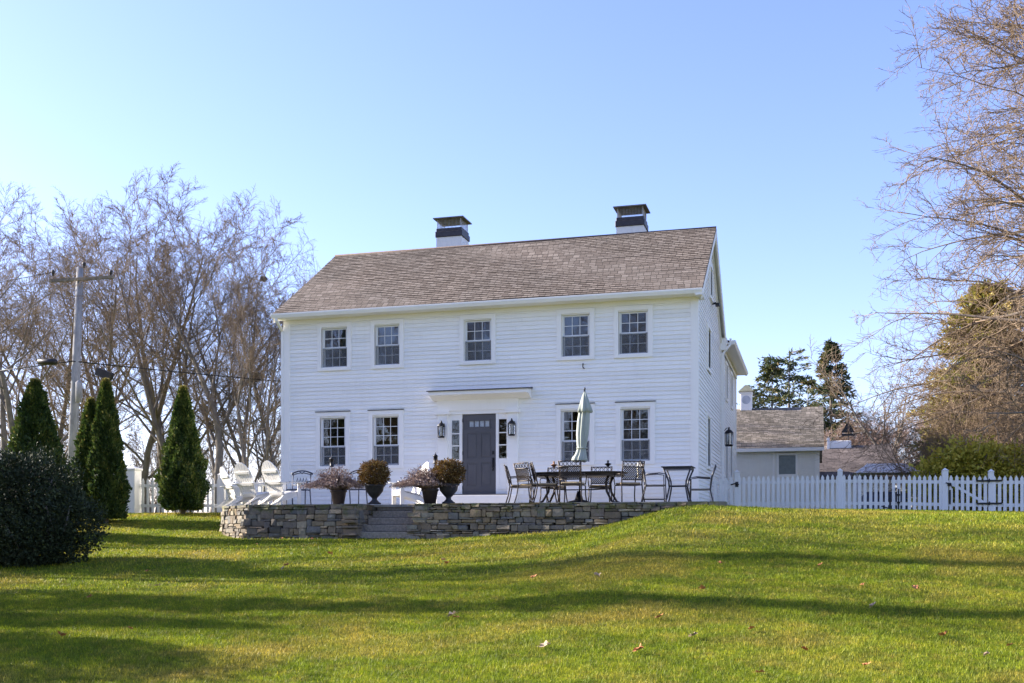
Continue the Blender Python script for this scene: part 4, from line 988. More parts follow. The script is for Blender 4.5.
# umbrella
UX = fY(579, TY)[0]; um = empty('patio_umbrella', (UX, TY, PZ), 0, 'closed pale green patio umbrella standing through the dining table', 'umbrella')
m = MB(); m.tube([(0, 0, 0), (.06, 0, 1.4), (.13, 0, 2.62)], .02, 8); m.lathe([(0, 2.62), (.025, 2.63), (.02, 2.68), (0, 2.7)], c=(.135, 0, 0), n=8); m.build('pole', M['black'], um)
m = MB(); m.lathe([(0, 0), (.28, 0), (.28, .05), (.1, .1), (.04, .3), (.0, .3)], n=20); m.build('base', M['black'], um)
def folded(zs, seed):
    m = MB(); n = 48; rg = random.Random(seed); ph = [rg.uniform(0, 6) for _ in range(3)]; vs = []
    for z, rad, amp, ox, oy in zs:
        for j in range(n):
            a = 2 * PI * j / n; r_ = rad * .88 * (1 + amp * math.sin(8 * a + z * 1.2) + amp * .4 * math.sin(13 * a + ph[0] + z * 3) + .1 * math.sin(2 * a + ph[1]))
            vs.append((ox + r_ * math.cos(a), oy + r_ * math.sin(a) * .85, z + .015 * math.sin(5 * a)))
    k = len(zs); m.add(vs, [(i * n + j, i * n + (j + 1) % n, (i + 1) * n + (j + 1) % n, (i + 1) * n + j) for i in range(k - 1) for j in range(n)] + [tuple(range(n))[::-1]], None, True); return m
ax_ = lambda z: .05 * z
folded([(z, r_, a, ax_(z) + o_, 0) for z, r_, a, o_ in ((.98, .17, .16, -.03), (1.0, .19, .2, -.03), (1.08, .165, .2, -.03), (1.15, .13, .2, -.01), (1.28, .10, .18, 0), (1.38, .115, .2, .0), (1.6, .14, .2, 0), (1.9, .14, .2, .01), (2.15, .13, .16, .02), (2.3, .10, .14, .01), (2.45, .06, .08, .01), (2.55, .025, .03, .01))], 3).build('canopy', M['umb'], um)
folded([(z, r_, a, ax_(z) + o_, 0) for z, r_, a, o_ in ((2.12, .185, .22, .035), (2.2, .17, .2, .03), (2.35, .125, .15, .02), (2.5, .07, .08, .01), (2.6, .02, .02, .01))], 5).build('vent_flap', M['umb'], um)
m = MB(); m.tube([(.07 + .125 * math.cos(a), .11 * math.sin(a), 1.29) for a in np.linspace(0, 2 * PI, 17)], .012, 5, cap=False); m.build('tie', M['umb'], um)
# table torches
for px, lab, mt in ((554, 'small copper oil torch on the table left of the umbrella', 'copper'), (608, 'small dark oil torch on the table right of the umbrella', 'bronze')):
    x = fY(px, 24.1)[0]; root = empty('table_torch', (x, 24.1, PZ + .727), 0, lab, 'table torch', 'oil torches on the dining table')
    m = MB(); m.lathe([(0, 0), (.05, 0), (.05, .01), (.01, .02), (.008, .13), (.0, .13)], n=10); m.build('stand', M['bronze'], root)
    m = MB(); m.lathe([(0, .12), (.03, .14), (.075, .185), (.085, .19), (.06, .2), (.02, .215), (.02, .24), (.03, .25), (.012, .27), (0, .275)], n=14); m.build('torch_bowl', M[mt], root)

# bar set
BY = 24.9; bx_ = fY(678.5, BY)[0]
bt = empty('bar_table', (bx_, BY, tz(bx_, BY)), 0, 'high square dark metal bar table with outward curving legs near the house corner', 'table'); bt.location.z = PZ - .02
m = MB(); m.box(-.36, .36, -.36, .36, .865, .89, bev=.006); m.box(-.32, .32, -.32, .32, .82, .864); m.build('tabletop', M['barmetal'], bt)
for sx in (-1, 1):
    for sy in (-1, 1): m = MB(); m.tube([(sx * .31, sy * .31, .84), (sx * .2, sy * .2, .55), (sx * .19, sy * .19, .4), (sx * .24, sy * .24, .15), (sx * .30, sy * .30, -.02)], .02, 6); m.build('leg', M['barmetal'], bt)
m = MB()
for a, b in (((-.2, -.2), (.2, -.2)), ((.2, -.2), (.2, .2)), ((.2, .2), (-.2, .2)), ((-.2, .2), (-.2, -.2))): m.tube([(*a, .44), (*b, .44)], .016, 6)
m.build('stretcher', M['barmetal'], bt)
def bchair():
    root = empty('bar_chair', (0, 0, 0))   # faces +x
    for s in (-1, 1):
        m = MB(); m.tube([(.27, s * .26, -.02), (.25, s * .26, .45), (.25, s * .27, .72), (.1, s * .28, .745), (-.2, s * .27, .72)], .014, 6); m.build('leg', M['barmetal'], root)
        m = MB(); m.tube([(-.30, s * .25, -.02), (-.25, s * .25, .25), (-.20, s * .25, .46), (-.24, s * .25, .75), (-.33, s * .25, 1.02)], .015, 6); m.build('leg', M['barmetal'], root)
    m = MB(); m.tube([(.26, -.26, .14), (.26, .26, .14)], .012, 6); m.tube([(.26, -.26, .14), (-.27, -.25, .14)], .012, 6); m.tube([(.26, .26, .14), (-.27, .25, .14)], .012, 6); m.build('footrest', M['barmetal'], root)
    m = MB(); m.box(-.22, .26, -.26, .26, .445, .475, bev=.01); m.build('seat', M['barfab'], root)
    m = MB(); zs = [(-.215, .55), (-.24, .75), (-.335, 1.03)]
    vs = [(x + o_, y, z) for o_ in (0, .018) for y in (-.24, .24) for x, z in zs]
    m.add(vs, [(0, 1, 4, 3), (1, 2, 5, 4), (6, 9, 10, 7), (7, 10, 11, 8), (0, 3, 9, 6), (2, 8, 11, 5), (0, 6, 7, 1), (1, 7, 8, 2), (3, 4, 10, 9), (4, 5, 11, 10)]); m.build('backrest', M['barfab'], root); return root
bc = bchair(); GB = 'tall sling chairs at the bar table'
tag(put(bc, 654, 24.95, R(12), PZ - .02), 'tall dark bar chair left of the bar table, cream towel over its back', 'bar chair', GB)
bd = copy_tree(bc); tag(put(bd, 701.5, 24.95, R(184), tz(-2.3, 25)), 'tall dark sling bar chair right of the bar table, nearest the picket gate', 'bar chair', GB)
m = MB(); tw = []
n = 8
for k in range(n + 1):
    y = -.2 + .3 * k / n
    tw.append([(-.37 + .01 * math.sin(k), y, .66 + .03 * math.sin(k * 1.3)), (-.385, y, .9), (-.37, y, 1.0), (-.335, y, 1.05), (-.295, y, 1.0), (-.25, y, .86), (-.22, y, .72 + .02 * math.cos(k))])
for off in (0, .012):
    vs = [(p[0] + off * (1 if i > 3 else -1 if i < 3 else 0), p[1], p[2] + (off if i == 3 else 0)) for row in tw for i, p in enumerate(row)]
    m.add(vs, [(k * 7 + i, k * 7 + i + 1, (k + 1) * 7 + i + 1, (k + 1) * 7 + i) for k in range(n) for i in range(6)], None, True)
o = m.build('towel', M['cream']); o.matrix_world = bc.matrix_basis.copy() if False else Matrix.Translation(bc.location) @ Matrix.Rotation(R(12), 4, 'Z'); tag(o, 'cream towel hung over the back of the left bar chair', 'towel')
#@@TREES@@
# ------------------------------------------------------------------ trees
def nrm(a): return a / np.maximum(np.linalg.norm(a, axis=-1, keepdims=True), 1e-9)
def polyl(rg, p, d, L, k, wander, up, droop=0):
    """B branches as polylines (B,k,3)"""
    B = len(p); out = np.empty((B, k, 3)); out[:, 0] = p; dd = d.copy()
    for i in range(1, k):
        dd = nrm(dd + rg.normal(size=(B, 3)) * wander + np.array([0, 0, up - droop * i / k]))
        out[:, i] = out[:, i - 1] + dd * (L / (k - 1))[:, None]
    return out
def tubes(pl, r, n):
    """pl (B,k,3), r (B,k) -> verts, quads"""
    B, k, _ = pl.shape; tg = np.empty_like(pl)
    tg[:, 1:-1] = pl[:, 2:] - pl[:, :-2]; tg[:, 0] = pl[:, 1] - pl[:, 0]; tg[:, -1] = pl[:, -1] - pl[:, -2]; tg = nrm(tg)
    ref = np.cross(tg[:, 0], np.array([.31, .57, .11])); ref = nrm(ref)[:, None, :]
    a = nrm(ref - tg * (ref * tg).sum(-1, keepdims=True)); b = np.cross(tg, a)
    th = np.arange(n) * 2 * np.pi / n
    V = pl[:, :, None, :] + (a[:, :, None, :] * np.cos(th)[:, None] + b[:, :, None, :] * np.sin(th)[:, None]) * r[:, :, None, None]
    idx = np.arange(B * k * n).reshape(B, k, n); nx_ = np.roll(idx, -1, 2)
    F = np.stack([idx[:, :-1], nx_[:, :-1], nx_[:, 1:], idx[:, 1:]], -1).reshape(-1, 4)
    return V.reshape(-1, 3), F
def merge(parts):
    V, F, o = [], [], 0
    for v, f in parts: V.append(v); F.append(f + o); o += len(v)
    return np.concatenate(V), np.concatenate(F)
def grow(seed, starts, levels):
    """starts: (p,d,L,r) arrays; levels: list of dicts -> list of (V,F) per level"""
    rg = np.random.default_rng(seed); p, d, L, r = [np.asarray(x, float) for x in starts]; out = []
    for li, lv in enumerate(levels):
        k = lv['k']; pl = polyl(rg, p, nrm(d), L, k, lv['w'], lv['up'], lv.get('droop', 0))
        fr = np.linspace(0, 1, k); rad = r[:, None] * (1 - (1 - lv.get('tip', .25)) * fr)[None]
        if li == 0 and lv.get('flare'): rad[:, 0] *= lv['flare']
        out.append(tubes(pl, rad, lv['n']))
        if li + 1 < len(levels):
            nl = levels[li + 1]; m = nl['m']; B = len(p)
            t_ = nl['t0'] + (1 - nl['t0']) * (np.arange(m)[None] + rg.random((B, m))) / m
            t_ = np.clip(t_, 0, .999); s = t_ * (k - 1); i0 = s.astype(int); f = (s - i0)[..., None]; bi = np.arange(B)[:, None]
            pos = pl[bi, i0] * (1 - f) + pl[bi, i0 + 1] * f; tg = nrm(pl[bi, i0 + 1] - pl[bi, i0])
            rp = rad[bi, i0] * (1 - f[..., 0]) + rad[bi, i0 + 1] * f[..., 0]
            q = nrm(np.cross(tg, rg.normal(size=tg.shape))); ang = np.radians(nl['a'] + rg.normal(size=t_.shape) * nl.get('as', 10))[..., None]
            nd = tg * np.cos(ang) + q * np.sin(ang)
            if nl.get('flat'): nd[..., 2] *= nl['flat']; nd = nrm(nd)
            nL = L[:, None] * nl['r'] * (1 - nl.get('sh', .5) * t_) * (.7 + .6 * rg.random(t_.shape))
            nr = np.minimum(rp * nl.get('rr', .55), nl.get('rmax', 9))
            nr = np.maximum(nr, nl.get('rmin', .004))
            p, d, L, r = pos.reshape(-1, 3), nd.reshape(-1, 3), nL.ravel(), nr.ravel()
    return out
def bare_tree(name, seed, h, r, levels, mt, mc, lean=(0, 0, 1), split=2, forks=1):
    root = empty(name, (0, 0, 0)); rg = np.random.default_rng(seed)
    ps = np.zeros((forks, 3)); ps[:, 2] = -.2
    if forks > 1: ps[:, :2] = rg.normal(size=(forks, 2)) * .15
    ds = np.array([lean] * forks, float)
    if forks > 1: ds[:, :2] += rg.normal(size=(forks, 2)) * .16
    out = grow(seed, (ps, ds, h * (.85 + .15 * rg.random(forks)), np.full(forks, r)), levels)
    V, F = merge(out[:split]); np_mesh('trunk', V, F, mt, root, smooth=True)
    V, F = merge(out[split:]); np_mesh('crown', V, F, mc, root)
    return root
LVA = [dict(k=12, n=8, w=.07, up=.03, tip=.12, flare=1.4), dict(m=12, t0=.14, a=34, r=.70, sh=.62, k=10, n=6, w=.09, up=.06, rr=.5, tip=.15),
       dict(m=10, t0=.2, a=36, r=.38, sh=.4, k=7, n=4, w=.06, up=.025, rr=.5, tip=.25, rmin=.012), dict(m=9, t0=.12, a=38, r=.42, sh=.35, k=5, n=3, w=.05, up=.02, rr=.55, tip=.4, rmin=.008),
       dict(m=9, t0=.05, a=38, r=.42, sh=.3, k=4, n=3, w=.05, up=.015, rr=.6, tip=.5, rmin=.0055)]
GT = 'leafless trees behind the left fence'
base_t = [bare_tree('bare_tree', 3, 15, .18, LVA, M['bark'], M['twig'], forks=2), bare_tree('bare_tree', 14, 15, .16, LVA, M['bark'], M['twig'], forks=3), bare_tree('bare_tree', 27, 15, .20, LVA, M['bark'], M['twig'], forks=1)]
tl = [(22, 37, 14.2, 0, 20, 'leafless tree furthest left, behind the large rounded arborvitae'),
      (58, 48, 17.0, 1, 80, 'leafless tree rising just left of the utility pole'),
      (116, 44, 14.6, 2, 150, 'leafless tree behind the double arborvitae, right of the utility pole'),
      (150, 47, 18.0, 1, 200, 'tallest leafless multi-stemmed tree, above and between the two left arborvitaes'),
      (192, 43, 16.6, 0, 310, 'leafless tree behind the lone narrow arborvitae'),
      (214, 40, 14.6, 2, 10, 'leafless tree with a dark trunk just right of the lone narrow arborvitae'),
      (243, 42, 14.0, 1, 60, 'leafless tree behind the leftmost adirondack chair'),
      (262, 39, 11.8, 0, 250, 'leafless tree carrying the lower dark nest near the house'),
      (281, 48, 12.4, 2, 100, 'leafless tree closest to the left corner of the house')]
used = set()
for px, Y, h, v, rz, lab in tl:
    o = base_t[v] if v not in used else copy_tree(base_t[v]); used.add(v)
    x = fY(px, Y)[0]; o.location = (x, Y, tz(x, Y)); o.rotation_euler = (0, 0, R(rz)); s = h / 18.6; o.scale = (s * (1.3 if px < 235 or px > 275 else .95), s * 1.1, s)
    tag(o, lab, 'tree', GT)
# further bare trees out of frame on the left: their shadows fall across the lawn
for x, y, h, v, rz in ((-25, 15.0, 13, 0, 200), (-22, 19.8, 9, 2, 300), (-23, 12.2, 7, 1, 40)):
    o = copy_tree(base_t[v]); o.location = (x, y, tz(x, y)); o.rotation_euler = (0, 0, R(rz)); s = h / 14.2; o.scale = (s, s, s)
    tag(o, 'leafless tree out of frame on the left whose shadow streaks the lawn', 'tree', 'leafless trees left of the lawn')
for x, y, h, v, rz in ((-34, -18, 16, 0, 200), (-27, -22, 18, 1, 30), (-21, -17, 15, 2, 300), (-15, -24, 17, 0, 120), (-9, -18, 16, 1, 220)):
    o = copy_tree(base_t[v]); o.location = (x, y, tz(x, y)); o.rotation_euler = (0, 0, R(rz)); s = h / 14.2; o.scale = (s, s, s)
    tag(o, 'leafless tree behind the viewpoint, seen only as a reflection in the window glass', 'tree', 'leafless trees mirrored in the windows')
# nests sit on the branch that is nearest
bpy.context.view_layer.update()
def screen(V):
    c, s_ = math.cos(YAW), math.sin(YAW); t_ = -s_ * V[:, 0] + c * V[:, 1]; return np.stack([512 + FPX * (c * V[:, 0] + s_ * V[:, 1]) / t_, HOR - FPX * V[:, 2] / t_], 1)
trunks = [c for c in COL.objects if c.name.startswith('trunk') and c.parent and c.parent.get('group') == GT]
for k, (px, py, rad, lab) in enumerate(((258, 375, .22, 'large dark twig nest low in a bare tree beside the house'), (266, 278, .12, 'small dark twig nest high in the bare crown left of the roof'))):
    best = None
    for o in trunks:
        me = o.data; V = np.empty(len(me.vertices) * 3, np.float32); me.vertices.foreach_get('co', V); V = V.reshape(-1, 3); Mw = np.array(o.matrix_world); V = V @ Mw[:3, :3].T + Mw[:3, 3]
        d = np.abs(screen(V) - [px, py]).sum(1); i = d.argmin()
        if best is None or d[i] < best[0]: best = (d[i], V[i])
    p = best[1]; rg = np.random.default_rng(k + 5); n = 420
    d = nrm(rg.normal(size=(n, 3))); sc_ = np.array([1, 1, .6]) * (.45 + .6 * rg.random((n, 1)) ** 1.5); q = nrm(np.cross(d, rg.normal(size=(n, 3))) + rg.normal(size=(n, 3)) * .3)
    c0_ = d * rad * sc_; L_ = rad * (.4 + .7 * rg.random((n, 1))); pl = np.stack([c0_ - q * L_, c0_, c0_ + q * L_], 1)
    V, F = tubes(pl, np.full((n, 3), .009), 3); o = np_mesh('bird_nest', V, F, M['bark']); o.location = Vector([float(v) for v in p]); tag(o, lab, 'nest')

# evergreens as leaf shells
def cone_leaves(root, h, Rr, n, mat, seed, size=.09, peak=.22, pw=.8, name='crown', dx=0, z0=.1, tip=0):
    rg = np.random.default_rng(seed); z = rg.random(n) ** 1.05; a = rg.random(n) * 2 * np.pi
    prof = np.where(z < peak, .72 + .28 * np.sqrt(z / peak), np.clip((1 - z) / (1 - peak), 0, 1) ** pw)
    lump = 1 + .12 * np.sin(a * 4 + z * 8 + seed) + .10 * np.sin(a * 7 - z * 19 + 2 * seed) + .08 * np.sin(z * 33 + a * 3) + .05 * np.sin(a * 17 + z * 47)
    rr = Rr * prof * lump * (.55 + .5 * rg.random(n) ** .55) + .02
    pts = np.stack([dx + rr * np.cos(a), rr * np.sin(a), z0 + z * h], 1)
    d = nrm(np.stack([np.cos(a) * .55, np.sin(a) * .55, np.full(n, 1.0)], 1))
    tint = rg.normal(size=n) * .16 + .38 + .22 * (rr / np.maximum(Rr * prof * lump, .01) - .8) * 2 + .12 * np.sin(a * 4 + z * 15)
    return leaves(name, pts, d, size, mat, root, rg, .45, .45, tint)
def arbor(px, Y, h, Rr, lab, seed, twin=None, lean=0):
    x = fY(px, Y)[0]; root = empty('arborvitae', (x, Y, tz(x, Y)), 0, lab, 'arborvitae', 'arborvitaes along the left fence')
    m = MB(); m.tube([(0, 0, -.1), (0, 0, h * .8)], [.07, .02], 6)
    if twin: m.tube([(twin[0], 0, -.1), (twin[0], 0, twin[1] * .8)], [.06, .02], 6)
    m.build('trunk', M['bark'], root)
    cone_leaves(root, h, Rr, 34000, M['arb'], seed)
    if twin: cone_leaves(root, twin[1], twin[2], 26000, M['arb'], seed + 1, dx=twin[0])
    return root
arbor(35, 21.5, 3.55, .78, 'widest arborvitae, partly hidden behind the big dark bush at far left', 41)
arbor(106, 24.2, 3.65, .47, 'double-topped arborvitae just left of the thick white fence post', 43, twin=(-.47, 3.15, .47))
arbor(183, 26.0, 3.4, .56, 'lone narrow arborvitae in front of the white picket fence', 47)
def bush(name, lumps, mat, size, n, lab, cat, seed, at_, stem=M['bark'], inner=.55):
    root = empty(name, at_, 0, lab, cat); rg = np.random.default_rng(seed)
    m = MB()
    for cx, cy, cz_, rx, ry, rz_ in lumps:
        for k in range(4): a = rg.random() * 6.28; m.tube([(cx * .4, cy * .4, -.1), (cx + .3 * rx * math.cos(a), cy + .3 * ry * math.sin(a), cz_ * .8), (cx + .7 * rx * math.cos(a), cy + .7 * ry * math.sin(a), cz_ + rz_ * .5)], [.03, .02, .01], 5)
    m.build('stems', stem, root)
    P_, D_2, T_ = [], [], []
    tot = sum(l[3] * l[5] for l in lumps)
    for i, (cx, cy, cz_, rx, ry, rz_) in enumerate(lumps):
        k = int(n * rx * rz_ / tot); d = nrm(rg.normal(size=(k, 3)))
        lump = 1 + .10 * np.sin(d[:, 0] * 8 + i) * np.cos(d[:, 1] * 7 + i) + .09 * np.sin(d[:, 2] * 12 + d[:, 0] * 9 + i)
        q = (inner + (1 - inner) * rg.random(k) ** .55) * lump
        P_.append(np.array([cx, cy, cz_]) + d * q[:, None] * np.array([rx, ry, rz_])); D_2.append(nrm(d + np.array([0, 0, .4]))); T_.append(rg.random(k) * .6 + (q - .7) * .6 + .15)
    P_, D_2, T_ = np.concatenate(P_), np.concatenate(D_2), np.concatenate(T_); ok = P_[:, 2] > -.05
    leaves('foliage', P_[ok], D_2[ok], size, mat, root, rg, .7, .5, T_[ok]); return root
bx0, by0 = fY(28, 17.2)[0], 17.2
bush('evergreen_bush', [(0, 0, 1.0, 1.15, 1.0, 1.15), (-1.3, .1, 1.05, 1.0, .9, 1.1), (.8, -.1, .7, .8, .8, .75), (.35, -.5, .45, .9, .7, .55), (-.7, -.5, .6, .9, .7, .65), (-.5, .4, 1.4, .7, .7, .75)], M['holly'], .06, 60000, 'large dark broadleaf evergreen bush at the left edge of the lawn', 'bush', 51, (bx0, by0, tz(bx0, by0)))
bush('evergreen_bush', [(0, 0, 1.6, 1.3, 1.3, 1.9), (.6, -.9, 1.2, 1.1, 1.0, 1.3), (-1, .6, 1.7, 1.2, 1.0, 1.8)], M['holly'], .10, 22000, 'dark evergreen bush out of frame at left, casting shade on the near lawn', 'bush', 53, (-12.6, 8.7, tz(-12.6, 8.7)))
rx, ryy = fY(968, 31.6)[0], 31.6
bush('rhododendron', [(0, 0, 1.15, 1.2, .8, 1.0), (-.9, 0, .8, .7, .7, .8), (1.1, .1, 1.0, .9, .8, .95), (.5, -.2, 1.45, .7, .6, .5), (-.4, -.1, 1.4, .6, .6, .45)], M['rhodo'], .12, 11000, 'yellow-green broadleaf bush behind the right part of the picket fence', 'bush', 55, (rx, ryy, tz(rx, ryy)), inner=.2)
def conifer(px, Y, h, Rr, nb, mat, seed, lab, name='spruce_tree', size=.32, cat='evergreen tree', group=None, per=26, droop=.25, t0=.08, irregular=.25, pw=.85):
    x = fY(px, Y)[0]; root = empty(name, (x, Y, tz(x, Y)), 0, lab, cat, group); rg = np.random.default_rng(seed)
    z = t0 + (1 - t0) * rg.random(nb) ** 1.15; a = rg.random(nb) * 2 * np.pi
    L = Rr * np.clip(1 - z, 0.02, 1) ** pw * (1 - irregular + 2 * irregular * rg.random(nb)) * (1 + .15 * np.sin(3 * a + seed))
    st = np.stack([np.zeros(nb), np.zeros(nb), z * h], 1); en = st + np.stack([np.cos(a) * L, np.sin(a) * L, L * (.25 - droop * 2 * (1 - z))], 1)
    md = (st + en) / 2 + np.array([0, 0, 1]) * (L * .10)[:, None]
    m = MB(); m.tube([(0, 0, -.2), (0, 0, h * .5), (0, 0, h)], [.03 * h ** .8, .018 * h ** .8, .01], 7)
    pl = np.stack([st, md, en], 1); V, F = tubes(pl, np.stack([np.full(nb, .03), np.full(nb, .02), np.full(nb, .008)], 1), 3)
    b = len(m.v); m.v += [tuple(v) for v in V]; m.t += [.5] * len(V); m.f += [tuple(int(i) + b for i in f) for f in F]; m.s += [False] * len(F)
    m.build('trunk', M['bark'], root)
    s = rg.random((nb, per)) ** .7; i_ = s[..., None]
    pts = (1 - i_) ** 2 * st[:, None] + 2 * i_ * (1 - i_) * md[:, None] + i_ ** 2 * en[:, None]
    pts = pts + rg.normal(size=pts.shape) * np.array([.5, .5, .3]) * size * .5
    d = nrm((en - st)[:, None] + rg.normal(size=pts.shape) * .3 * L[:, None, None] + np.array([0, 0, -.1]))
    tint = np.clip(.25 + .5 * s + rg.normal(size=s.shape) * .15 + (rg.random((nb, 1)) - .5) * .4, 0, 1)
    leaves('crown', pts.reshape(-1, 3), d.reshape(-1, 3), size, mat, root, rg, .45, .32, tint.ravel()); return root
GE = 'evergreens beyond the outbuildings'
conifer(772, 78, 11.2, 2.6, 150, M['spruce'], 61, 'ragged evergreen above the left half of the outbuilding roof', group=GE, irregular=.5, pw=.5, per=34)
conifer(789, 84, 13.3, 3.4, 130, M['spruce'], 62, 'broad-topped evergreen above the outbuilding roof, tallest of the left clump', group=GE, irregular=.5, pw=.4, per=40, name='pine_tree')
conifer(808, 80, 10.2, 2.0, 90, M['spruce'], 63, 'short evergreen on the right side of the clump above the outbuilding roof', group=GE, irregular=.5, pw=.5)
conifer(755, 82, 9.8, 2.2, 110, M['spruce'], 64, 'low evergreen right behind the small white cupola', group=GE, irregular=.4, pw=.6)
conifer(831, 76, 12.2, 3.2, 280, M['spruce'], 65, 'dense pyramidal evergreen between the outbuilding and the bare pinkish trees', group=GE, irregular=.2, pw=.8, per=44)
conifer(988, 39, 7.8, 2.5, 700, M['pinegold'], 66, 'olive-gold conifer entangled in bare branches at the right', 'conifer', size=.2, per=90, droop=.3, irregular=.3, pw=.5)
# big bare tree leaning in from the right
LVR = [dict(k=12, n=10, w=.04, up=.03, tip=.15, flare=1.4), dict(m=74, t0=.12, a=76, r=.34, sh=.3, k=12, n=6, w=.09, up=.03, droop=.10, rr=.4, rmax=.085, tip=.15, flat=.7),
       dict(m=10, t0=.15, a=42, r=.45, sh=.4, k=8, n=4, w=.13, up=.03, droop=.10, rr=.5, tip=.25, rmin=.015), dict(m=9, t0=.12, a=42, r=.42, sh=.3, k=6, n=3, w=.15, up=.03, droop=.1, rr=.6, tip=.4, rmin=.0095),
       dict(m=4, t0=.1, a=42, r=.42, sh=.3, k=4, n=3, w=.16, up=.03, rr=.6, tip=.5, rmin=.007)]
bt_ = bare_tree('bare_tree', 72, 19, .30, LVR, M['bark_pale'], M['twig_pale'], split=2)
x = fY(1118, 34)[0]; bt_.location = (x, 34, tz(x, 34)); tag(bt_, 'large leafless tree whose long branches reach in from the right edge, highest of all', 'tree')
B2R = 50
bt_.rotation_euler = (0, 0, R(240)); b2_ = copy_tree(bt_); x = fY(1096, 37)[0]; b2_.location = (x, 37, tz(x, 37)); b2_.rotation_euler = (0, 0, R(B2R)); b2_.scale = (1, 1, .82); tag(b2_, 'leafless tree at the right edge behind the conifer, lower than the big overhanging tree', 'tree')
# pale tangled shrubs right, pinkish bare trees behind the sheds
LVS = [dict(k=7, n=4, w=.12, up=.05, tip=.3), dict(m=8, t0=.15, a=34, r=.5, sh=.3, k=6, n=3, w=.16, up=.0, droop=.12, rr=.6, tip=.4, rmin=.006), dict(m=7, t0=.1, a=40, r=.5, sh=.3, k=4, n=3, w=.18, up=0, droop=.12, rr=.6, tip=.5, rmin=.0045), dict(m=4, t0=.1, a=40, r=.5, sh=.3, k=3, n=3, w=.18, up=0, droop=.1, rr=.7, tip=.5, rmin=.004)]
def shrub(px, Y, h, spread, n, lab, seed, mat=M['twig_pale'], name='bare_shrub', group=None):
    x = fY(px, Y)[0]; root = empty(name, (x, Y, tz(x, Y)), 0, lab, 'shrub', group); rg = np.random.default_rng(seed)
    ps = np.concatenate([rg.normal(size=(n, 2)) * spread * .25, np.full((n, 1), -.1)], 1); ds = np.concatenate([rg.normal(size=(n, 2)) * spread * .35, np.full((n, 1), 1.)], 1)
    out = grow(seed, (ps, ds, h * (.7 + .4 * rg.random(n)), np.full(n, .018)), LVS)
    V, F = merge(out[:1]); np_mesh('stems', V, F, mat, root); V, F = merge(out[1:]); np_mesh('twigs', V, F, mat, root); return root
GS = 'tangled leafless shrubs behind the right fence'
shrub(946, 36, 3.2, 1.0, 20, 'tan leafless shrub between the canopy and the yellow-green bush', 81, group=GS)
shrub(936, 48, 2.9, .9, 14, 'tan leafless shrub behind the white canopy', 82, M['twig_pink'], group=GS)
shrub(1030, 33.5, 3.6, 1.6, 30, 'tall tan leafless shrub at the right edge behind the fence', 83, group=GS)
shrub(975, 34.5, 4.2, 1.5, 26, 'tan leafless tangle just behind the yellow-green bush', 84, group=GS)
LVB = [dict(k=8, n=6, w=.08, up=.03, tip=.15), dict(m=11, t0=.2, a=42, r=.5, sh=.4, k=7, n=4, w=.12, up=.04, rr=.6, tip=.2), dict(m=8, t0=.15, a=40, r=.45, sh=.3, k=5, n=3, w=.14, up=.03, rr=.6, tip=.3, rmin=.018), dict(m=8, t0=.1, a=40, r=.5, sh=.3, k=4, n=3, w=.14, up=.02, rr=.6, tip=.5, rmin=.015), dict(m=4, t0=.1, a=40, r=.5, sh=.3, k=3, n=3, w=.14, up=.02, rr=.6, tip=.5, rmin=.012)]
pk = bare_tree('bare_tree', 91, 8, .13, LVB, M['twig_pink'], M['twig_pink'], split=1, forks=3)
GP_ = 'pinkish leafless trees beyond the sheds'
for k, (px, Y, h, lab) in enumerate(((802, 72, 8.6, 'pinkish leafless tree directly above the ridge of the white outbuilding'), (776, 75, 7.6, 'low pinkish leafless tree right of the small cupola'), (845, 66, 7.6, 'pinkish leafless tree behind the sailboat weathervane'), (868, 70, 9.0, 'pinkish leafless tree above the right half of the dark shed roof'),
                                   (893, 64, 8.0, 'pinkish leafless tree above the right end of the dark shed'), (738, 74, 8, 'pinkish leafless tree peeking out beside the rear wing of the house'), (925, 68, 8.5, 'pinkish leafless tree left of the olive-gold conifer'), (1010, 60, 8.5, 'pinkish leafless tree behind the right shrubs'), (960, 66, 8.5, 'pinkish leafless tree behind the yellow-green bush'))):
    o = pk if k == 0 else copy_tree(pk); x = fY(px, Y)[0]; s = h / 12.5; o.location = (x, Y, tz(x, Y)); o.rotation_euler = (0, 0, k * 1.9); o.scale = (s * 1.25, s * 1.25, s); tag(o, lab, 'tree', GP_)
bent = bare_tree('bare_tree', 95, 11, .15, [dict(k=10, n=6, w=.16, up=.045, tip=.15)] + LVB[1:4], M['bark'], M['twig'], split=2, lean=(-.55, 0, 1))
x = fY(903, 58)[0]; bent.location = (x, 58, tz(x, 58)); bent.scale = (.85,) * 3; tag(bent, 'crooked bare tree with a bent trunk leaning left between evergreen and conifer', 'tree')
# far woodland that reads as one mass
rg = np.random.default_rng(5); parts = []
n = 60; ps = np.stack([rg.uniform(-75, -12, n), rg.uniform(62, 95, n), np.zeros(n)], 1)
out = grow(7, (ps, np.tile([0, 0, 1.], (n, 1)), rg.uniform(5, 10, n), np.full(n, .10)), LVB[:4]); V, F = merge(out)
tag(np_mesh('far_woodland', V, F, M['twig']), 'hazy mass of distant bare woodland behind the left trees', 'woodland', kind='stuff')

